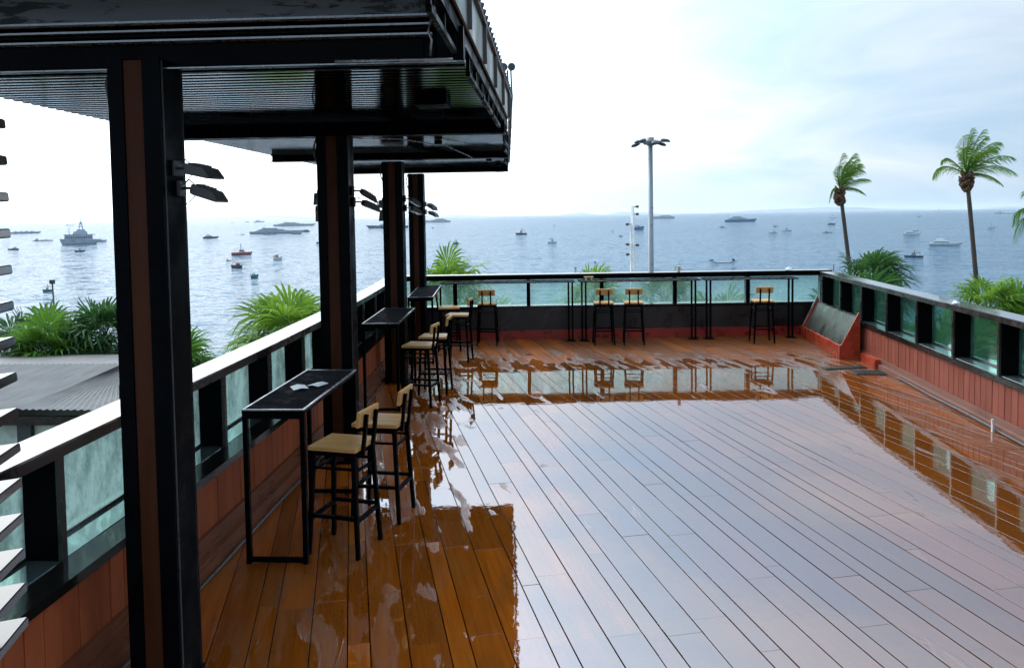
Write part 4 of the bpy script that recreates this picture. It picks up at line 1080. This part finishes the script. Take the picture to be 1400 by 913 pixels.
for a in [
 ('barge','cargo_barge',-1146.3,1663.0,77.2,9.5,0,'long hazy barge far out at the left edge','barge','boat_grey','boat_grey',None,False),
 ('cruiser','cabin_boat',-473.0,677.8,8.0,2.9,0,'small white boat at the left, beneath the long hazy barge','boat','boat_navy','boat_white',None,True),
 ('barge','cargo_barge',-652.7,992.0,22.5,2.6,0,'faint low barge left of the grey patrol ship','barge','boat_grey','boat_grey',None,False),
 ('ship','ship',-532.1,911.0,16,4.5,0,'small grey vessel peeping out behind the right end of the patrol ship','ship','boat_grey','boat_grey',None,False),
 ('barge','cargo_barge',-2888.4,4649.3,46.1,7,0,'tiny far barge on the horizon above the patrol ship','barge','boat_grey','boat_grey',None,False),
 ('motor','motor_boat',-377.1,618.3,7.0,3.6,0,'small white boat just in front of the grey patrol ship','boat','boat_navy','boat_white',None,False),
 ('motor','motor_boat',-176.6,269.7,2.9,2.0,0,'red-topped boat with a mast, above the palm clump at the left','boat','boat_green','boat_white','boat_red',True),
 ('cruiser','cabin_boat',-441.5,1010.1,18.0,5.2,0,'white cabin boat nearest the right side of the first column','boat','boat_dark','boat_white',None,False),
 ('sail','sailing_boat',-2061.6,5052.2,11.8,16,0,'faint sail on the horizon right of the first column','sailing boat','boat_white','boat_white',None,False),
 ('barge','cargo_barge',-2271.8,5850.7,32.8,9,0,'smaller of two faint ships on the horizon above the anchored cluster','ship','boat_grey','boat_grey',None,False),
 ('ferry','ship',-2076.4,5565.3,72.7,18,0,'larger of two faint ships on the horizon above the anchored cluster','ship','boat_grey','boat_grey',None,False),
 ('ferry','ferry',-825.3,2517.7,126.5,15,0,'long grey ferry behind the anchored cluster, left of the second column','ferry','boat_grey','boat_grey',None,False),
 ('ferry','ship',-446.6,1271.5,81.8,12,0,'largest grey ship of the anchored cluster left of the second column','ship','boat_grey','boat_grey','boat_white',False),
 ('barge','work_boat',-428.7,1191.4,16.7,3.0,0,'low work boat in front of the left half of the largest grey ship','boat','boat_dark','boat_grey',None,False),
 ('barge','work_boat',-396.7,1219.7,15.9,4.3,0,'dark work boat in front of the right half of the largest grey ship','boat','boat_dark','boat_grey',None,True),
 ('ship','work_boat',-436.1,1390.7,16.2,5.5,0,'stubby work boat at the right end of the anchored cluster','boat','boat_dark','boat_grey',None,True),
 ('dinghy','dinghy',-480.8,1218.8,6.8,2.0,0,'tiny pale boat left of the anchored cluster','boat','boat_white','boat_white',None,False),
 ('motor','motor_boat',-210.2,529.3,12.9,5.3,0,'red-hulled speedboat with a white awning, below the anchored cluster','boat','boat_red','boat_white','boat_white',False),
 ('dinghy','dinghy',-188.7,455.1,2.6,1.2,0,'tiny orange dinghy between the two red boats','dinghy','boat_orange','boat_dark',None,False),
 ('open','motor_boat',-156.6,388.0,5.1,2.8,0,'small open boat with red cargo, below the red-hulled speedboat','boat','boat_dark','boat_white','boat_red',True),
 ('open','motor_boat',-161.4,460.8,5.2,3.2,20,'small orange and white boat right of the red speedboats','boat','boat_white','boat_orange','boat_orange',False),
 ('open','motor_boat',-122.9,322.5,3.0,2.4,10,'little green boat just above the lime palm','boat','boat_green','boat_green','boat_white',False),
 ('open','motor_boat',-223.0,750.2,4.2,1.6,0,'dark little boat half hidden at the left side of the second column','boat','boat_dark','boat_dark',None,False),
 ('ferry','ferry',-356.8,1724.2,87.0,15,0,'blue-grey ferry passing behind the third column','ferry','boat_navy','boat_grey',None,True),
 ('ferry','ship',-460.7,3205.0,103.4,19,0,'hazy long ship on the horizon right of the farthest column','ship','boat_grey','boat_grey',None,True),
 ('dinghy','dinghy',-245.0,1634.0,6.0,2.2,0,'speck of a dark boat below the hazy long ship','boat','boat_dark','boat_dark',None,False),
 ('motor','motor_boat',-82.8,683.5,5.0,4.0,30,'little dark-hulled boat above the bright palm by the far rail','boat','boat_dark','boat_white',None,False),
 ('motor','fishing_boat',-37.8,985.6,13.6,6.0,0,'dark fishing boat with a raised stern under the canopy end','boat','boat_dark','boat_white','boat_dark',True),
 ('motor','motor_boat',0.0,680.6,7.5,4.0,0,'white boat with a dark awning, right of the fishing boat','boat','boat_white','boat_white','boat_dark',False),
 ('sail','sailing_boat',5.0,1656.2,4.5,5.5,0,'tiny white sail above the white boat with a dark awning','sailing boat','boat_white','boat_white',None,False),
 ('sail','sailing_boat',83.3,1101.7,3.5,3.6,0,'tiny white sail left of the lattice mast','sailing boat','boat_white','boat_white',None,False),
 ('dinghy','dinghy',72.9,856.0,3.5,1.6,0,'dark speck of a boat left of the lattice mast','boat','boat_dark','boat_dark',None,False),
 ('ship','work_boat',126.5,1175.9,15.0,10,0,'blue work boat between the lattice mast and the tall lamp pole','boat','boat_blue','boat_white','boat_white',False),
 ('ship','ship',481.8,3470.0,91.5,19,0,'hazy ship on the horizon right of the tall lamp pole','ship','boat_grey','boat_grey',None,True),
 ('ferry','ferry',455.2,1959.1,71.8,17,0,'blue and white ferry midway between the lamp pole and the coconut palms','ferry','boat_blue','boat_grey','boat_white',False),
 ('dinghy','dinghy',262.1,1331.7,4.8,2.2,0,'white speck of a boat left below the blue and white ferry','boat','boat_white','boat_white',None,False),
 ('open','motor_boat',268.1,1267.3,10.3,2.2,0,'low white boat right under the blue and white ferry','boat','boat_white','boat_dark',None,False),
 ('cruiser','motor_boat',245.4,901.3,9.0,3.3,0,'lower left of the two white boats left of the leaning coconut palm','boat','boat_white','boat_white',None,True),
 ('sail','sailing_boat',354.6,1287.5,7.0,7.0,0,'dark sail above the two white boats left of the leaning coconut palm','sailing boat','boat_dark','boat_grey',None,False),
 ('motor','motor_boat',287.1,992.7,11.7,4.9,0,'upper right of the two white boats left of the leaning coconut palm','boat','boat_white','boat_white',None,True),
 ('sail','sailing_boat',883.2,2560.6,20.7,17,0,'white sail near the horizon beside the leaning coconut trunk','sailing boat','boat_white','boat_white',None,False),
 ('cruiser','motor_boat',475.0,1384.0,11.2,5.0,0,'small white boat under the sail beside the leaning coconut trunk','boat','boat_dark','boat_white',None,False),
 ('dinghy','raft',303.2,895.9,9.7,1.3,0,'low dark raft left of the leaning coconut trunk','raft','boat_dark','boat_dark',None,False),
 ('dinghy','dinghy',393.2,1118.9,4.5,1.6,0,'white speck of a boat just left of the leaning coconut trunk','boat','boat_white','boat_white',None,False),
 ('cruiser','motor_cruiser',335.1,762.2,13.7,4.8,0,'white cruiser with raked cabin between the two coconut palms','boat','boat_white','boat_white',None,False),
 ('sail','sailing_boat',406.1,914.8,6.6,9.0,0,'white sail standing behind the raked white cruiser','sailing boat','boat_white','boat_grey',None,False),
 ('cruiser','yacht',259.1,540.8,18.4,4.6,0,'long white motor yacht left of the right coconut trunk','yacht','boat_white','boat_white',None,False),
 ('motor','motor_boat',182.9,412.9,8.5,2.7,0,'dark grey motor boat below the white yacht','boat','boat_navy','boat_grey','boat_dark',True),
 ('cruiser','motor_boat',1211.0,2697.4,14.5,6.0,0,'tiny white boat near the horizon between the coconut palms','boat','boat_white','boat_white',None,False),
 ('barge','ship',5862.7,12364.3,110.4,28,0,'ghostly ship on the horizon left of the right coconut palm','ship','boat_white','boat_white',None,False),
 ('motor','motor_boat',536.5,1003.2,8.0,5.0,0,'small white boat with a mast right of the right coconut trunk','boat','boat_white','boat_white',None,False),
 ('barge','cargo_barge',2009.3,3618.3,112.7,10,0,'long pale barge near the horizon at the right edge','barge','boat_white','boat_grey','boat_white',False),
 ('longtail','longtail_boat',82.1,389.0,14.1,1.9,-6,'long thin boat lying low above the far rail, right of the lamp pole','boat','boat_white','boat_grey','boat_dark',False)]:
    boat(*a, group=W)
# grey patrol ship with a stepped superstructure and a lattice tower
x, y, L, h = -496.7, 814.4, 33.1, 28.9
r = empty('patrol_ship', (x, y, ZS), math.atan2(-x, y)+math.pi, 'grey patrol ship with a stepped superstructure and tall tower, left of the nearest column', 'ship', W)
hull_mesh(L, 8, 5.2, .1, .35).build('hull', M['boat_grey'], r)
b = MB(); taper(b, -13, 14, 7, 5.2, 10.2, .03, .02); c = b.build('deck_house', M['boat_grey'], r)
b = MB()
for k in range(12): b.box((-11.5+k*2, -3.62, 6.6), (-10.4+k*2, 3.62, 8.4))
b.build('window', M['boat_navy'], c)
b = MB(); b.box((-15.5,-4,10.2),(14.5,4,11.0)); b.build('upper_deck', M['boat_grey'], r)
for z0, z1, x0, x1, w in ((11,14,-8,6,5.5),(14,16,-6,2.5,4.5)):
    b = MB(); taper(b, x0, x1, w, z0, z1, .1, .05); b.build('bridge', M['boat_grey'], r)
b = MB()
for sx in (-1.6,1.6):
    for sy in (-1.6,1.6): b.bar((sx-2,sy,16),(sx*.3-2,sy*.3,24), .8)
b.box((-4.5,-2,18.6),(.5,2,19.2)); b.box((-4,-1.6,21),(0,1.6,21.6)); b.tube([(-2,0,22),(-2,0,28.9)], .4, 6); b.cbox((-2,0,23.2),(2.6,1,.7))
b.build('tower', M['boat_grey'], r)
b = MB(); b.tube([(9,0,11),(9,0,18)], .35, 5); b.build('mast', M['boat_grey'], r)
for (x, y, ln, wd, a, lab) in ((441,905,62,2.4,R(-26),'thin white wake line crossing behind the right coconut trunk'), (170.5,409.5,6.5,1.6,R(-24),'short patch of white foam left of the dark grey motor boat')):
    b = MB(); n = 30; q = random.Random(lab)
    vs = []; fs = []
    for i in range(n+1):
        t = i/n; w_ = wd*(.25+.75*q.random())*math.sin(math.pi*min(1,.08+t*.9)); vs += [(lerp(-ln/2,ln/2,t),-w_,0),(lerp(-ln/2,ln/2,t),w_,0)]
    for i in range(n): fs.append((2*i,2*i+2,2*i+3,2*i+1))
    b.add(vs, fs); o = b.build('wake', M['boat_white']); o.location = (x, y, ZS+.12); o.rotation_euler = (0,0,a); tag(o, lab, 'wake', None, 'stuff')
# mooring buoys
for x, y, rr, lab in ((21.5,402,.55,'small black buoy just above the far rail, left of the lattice mast'), (10.3,358,.5,'black buoy floating just above the far rail, nearest the canopy end')):
    b = MB(); b.sphere((0,0,.15*rr), rr, 12); b.tube([(0,0,rr*.9),(0,0,rr*1.5)], rr*.15, 6); o = b.build('buoy', M['boat_dark']); o.location = (x, y, ZS); tag(o, lab, 'buoy', 'mooring buoys')

# ------------------------------------------------------------------ air, light, camera
hz = MB(); hz.box((-30000,-30000,-25.5), (30000,30000,130)); hz = hz.build('haze', None) if False else hz
me_o = hz
m, nt, out = new_mat('haze_air')
pv = nt.nodes.new('ShaderNodeVolumePrincipled'); pv.inputs['Color'].default_value = (.97,.99,1,1); pv.inputs['Density'].default_value = 4e-5; pv.inputs['Anisotropy'].default_value = .55
nt.links.new(pv.outputs[0], out.inputs['Volume'])
o = hz.build('haze', m); tag(o, kind='stuff')

SUN_AZ, SUN_EL = -38.0, 52.0        # clockwise from +Y
sv = Vector((math.sin(R(SUN_AZ))*math.cos(R(SUN_EL)), math.cos(R(SUN_AZ))*math.cos(R(SUN_EL)), math.sin(R(SUN_EL))))
ld = bpy.data.lights.new('sun', 'SUN'); ld.energy = .5; ld.angle = R(14); ld.color = (1,.97,.92)
lo = bpy.data.objects.new('sun', ld); COL.objects.link(lo); lo.rotation_euler = (-sv).to_track_quat('-Z', 'Y').to_euler(); lo.location = (0,0,60)

w = bpy.data.worlds.new('World'); sc.world = w; w.use_nodes = True
nt = w.node_tree; nt.nodes.clear(); out = nt.nodes.new('ShaderNodeOutputWorld')
sky = nt.nodes.new('ShaderNodeTexSky'); sky.sky_type = 'NISHITA'; sky.sun_disc = False; sky.sun_elevation = R(SUN_EL); sky.sun_rotation = R(SUN_AZ)
bg1 = nt.nodes.new('ShaderNodeBackground'); nt.links.new(sky.outputs[0], bg1.inputs[0]); bg1.inputs[1].default_value = .11
tc = nt.nodes.new('ShaderNodeTexCoord'); sep = nt.nodes.new('ShaderNodeSeparateXYZ'); nt.links.new(tc.outputs['Generated'], sep.inputs[0])
dt = nt.nodes.new('ShaderNodeVectorMath'); dt.operation = 'DOT_PRODUCT'; nt.links.new(tc.outputs['Generated'], dt.inputs[0]); dt.inputs[1].default_value = tuple(sv)
hd = nt.nodes.new('ShaderNodeVectorMath'); hd.operation = 'DOT_PRODUCT'; nt.links.new(tc.outputs['Generated'], hd.inputs[0]); hd.inputs[1].default_value = (math.sin(R(SUN_AZ)), math.cos(R(SUN_AZ)), 0)
mp = nt.nodes.new('ShaderNodeMapping'); mp.inputs['Scale'].default_value = (1.6,1.6,6.5); mp.inputs['Rotation'].default_value = (R(6),R(-8),0); nt.links.new(tc.outputs['Generated'], mp.inputs[0])
cn = noise(nt, mp.outputs[0], 1.7, 7, .58, .7); cn2 = noise(nt, mp.outputs[0], .9, 3, .5, .3)
cl = math_n(nt, 'ADD', math_n(nt, 'MULTIPLY', cn, .6), math_n(nt, 'MULTIPLY', cn2, .5))
glow = math_n(nt, 'POWER', math_n(nt, 'MAXIMUM', dt.outputs['Value'], 0.0), 5.0)
side = math_n(nt, 'POWER', math_n(nt, 'MULTIPLY_ADD', hd.outputs['Value'], .5, .5), 8.0)   # towards the sun's side
up = ramp(nt, sep.outputs[2], [(.2, 0.0), (.5, 1.0)])
lum = math_n(nt, 'ADD', .42, math_n(nt, 'MULTIPLY', up, .2))
lum = math_n(nt, 'ADD', lum, math_n(nt, 'MULTIPLY', side, 1.25))
lum = math_n(nt, 'ADD', lum, math_n(nt, 'MULTIPLY', glow, 3.2))
lum = math_n(nt, 'ADD', lum, math_n(nt, 'MULTIPLY', math_n(nt, 'MAXIMUM', math_n(nt, 'SUBTRACT', cl, .5), 0.0), .7))
tint = mixc(nt, math_n(nt, 'ADD', math_n(nt, 'MULTIPLY', side, .75), math_n(nt, 'MULTIPLY', math_n(nt, 'SUBTRACT', cl, .5), 3.2), clamp=True), (.63,.92,1.23), (1.0,1.02,1.03))
bg2 = nt.nodes.new('ShaderNodeBackground'); nt.links.new(tint, bg2.inputs[0]); nt.links.new(lum, bg2.inputs[1])
mx = nt.nodes.new('ShaderNodeMixShader'); mx.inputs[0].default_value = .92
nt.links.new(bg1.outputs[0], mx.inputs[1]); nt.links.new(bg2.outputs[0], mx.inputs[2]); nt.links.new(mx.outputs[0], out.inputs[0])

F = 1090.0/1400
yaw, pitch, roll = R(2.9), R(2.9), .0145
fwd = Vector((-math.sin(yaw)*math.cos(pitch), math.cos(yaw)*math.cos(pitch), -math.sin(pitch)))
rt = Vector((math.cos(yaw), math.sin(yaw), 0)); upv = rt.cross(fwd)
r2 = rt*math.cos(roll)-upv*math.sin(roll); u2 = upv*math.cos(roll)+rt*math.sin(roll)
cd = bpy.data.cameras.new('camera'); cam = bpy.data.objects.new('camera', cd); COL.objects.link(cam)
cam.matrix_world = Matrix(((r2.x,u2.x,-fwd.x,0),(r2.y,u2.y,-fwd.y,0),(r2.z,u2.z,-fwd.z,2.3),(0,0,0,1)))
cd.sensor_width = 36; cd.lens = 36*F; cd.shift_y = -(456.5-(294.3+1090*math.tan(pitch)))/1400
cd.clip_start = .05; cd.clip_end = 60000
sc.camera = cam
sc.view_settings.view_transform = 'Standard'; sc.view_settings.look = 'None'; sc.view_settings.exposure = .47; sc.view_settings.gamma = 1
sc.view_settings.use_curve_mapping = False
sc.render.engine = 'CYCLES'
cy = sc.cycles
cy.use_denoising = True; cy.use_adaptive_sampling = True; cy.adaptive_threshold = .02
cy.max_bounces = 8; cy.diffuse_bounces = 3; cy.glossy_bounces = 5; cy.transparent_max_bounces = 14; cy.transmission_bounces = 4; cy.volume_bounces = 1
cy.caustics_reflective = False; cy.caustics_refractive = False; cy.sample_clamp_indirect = 6
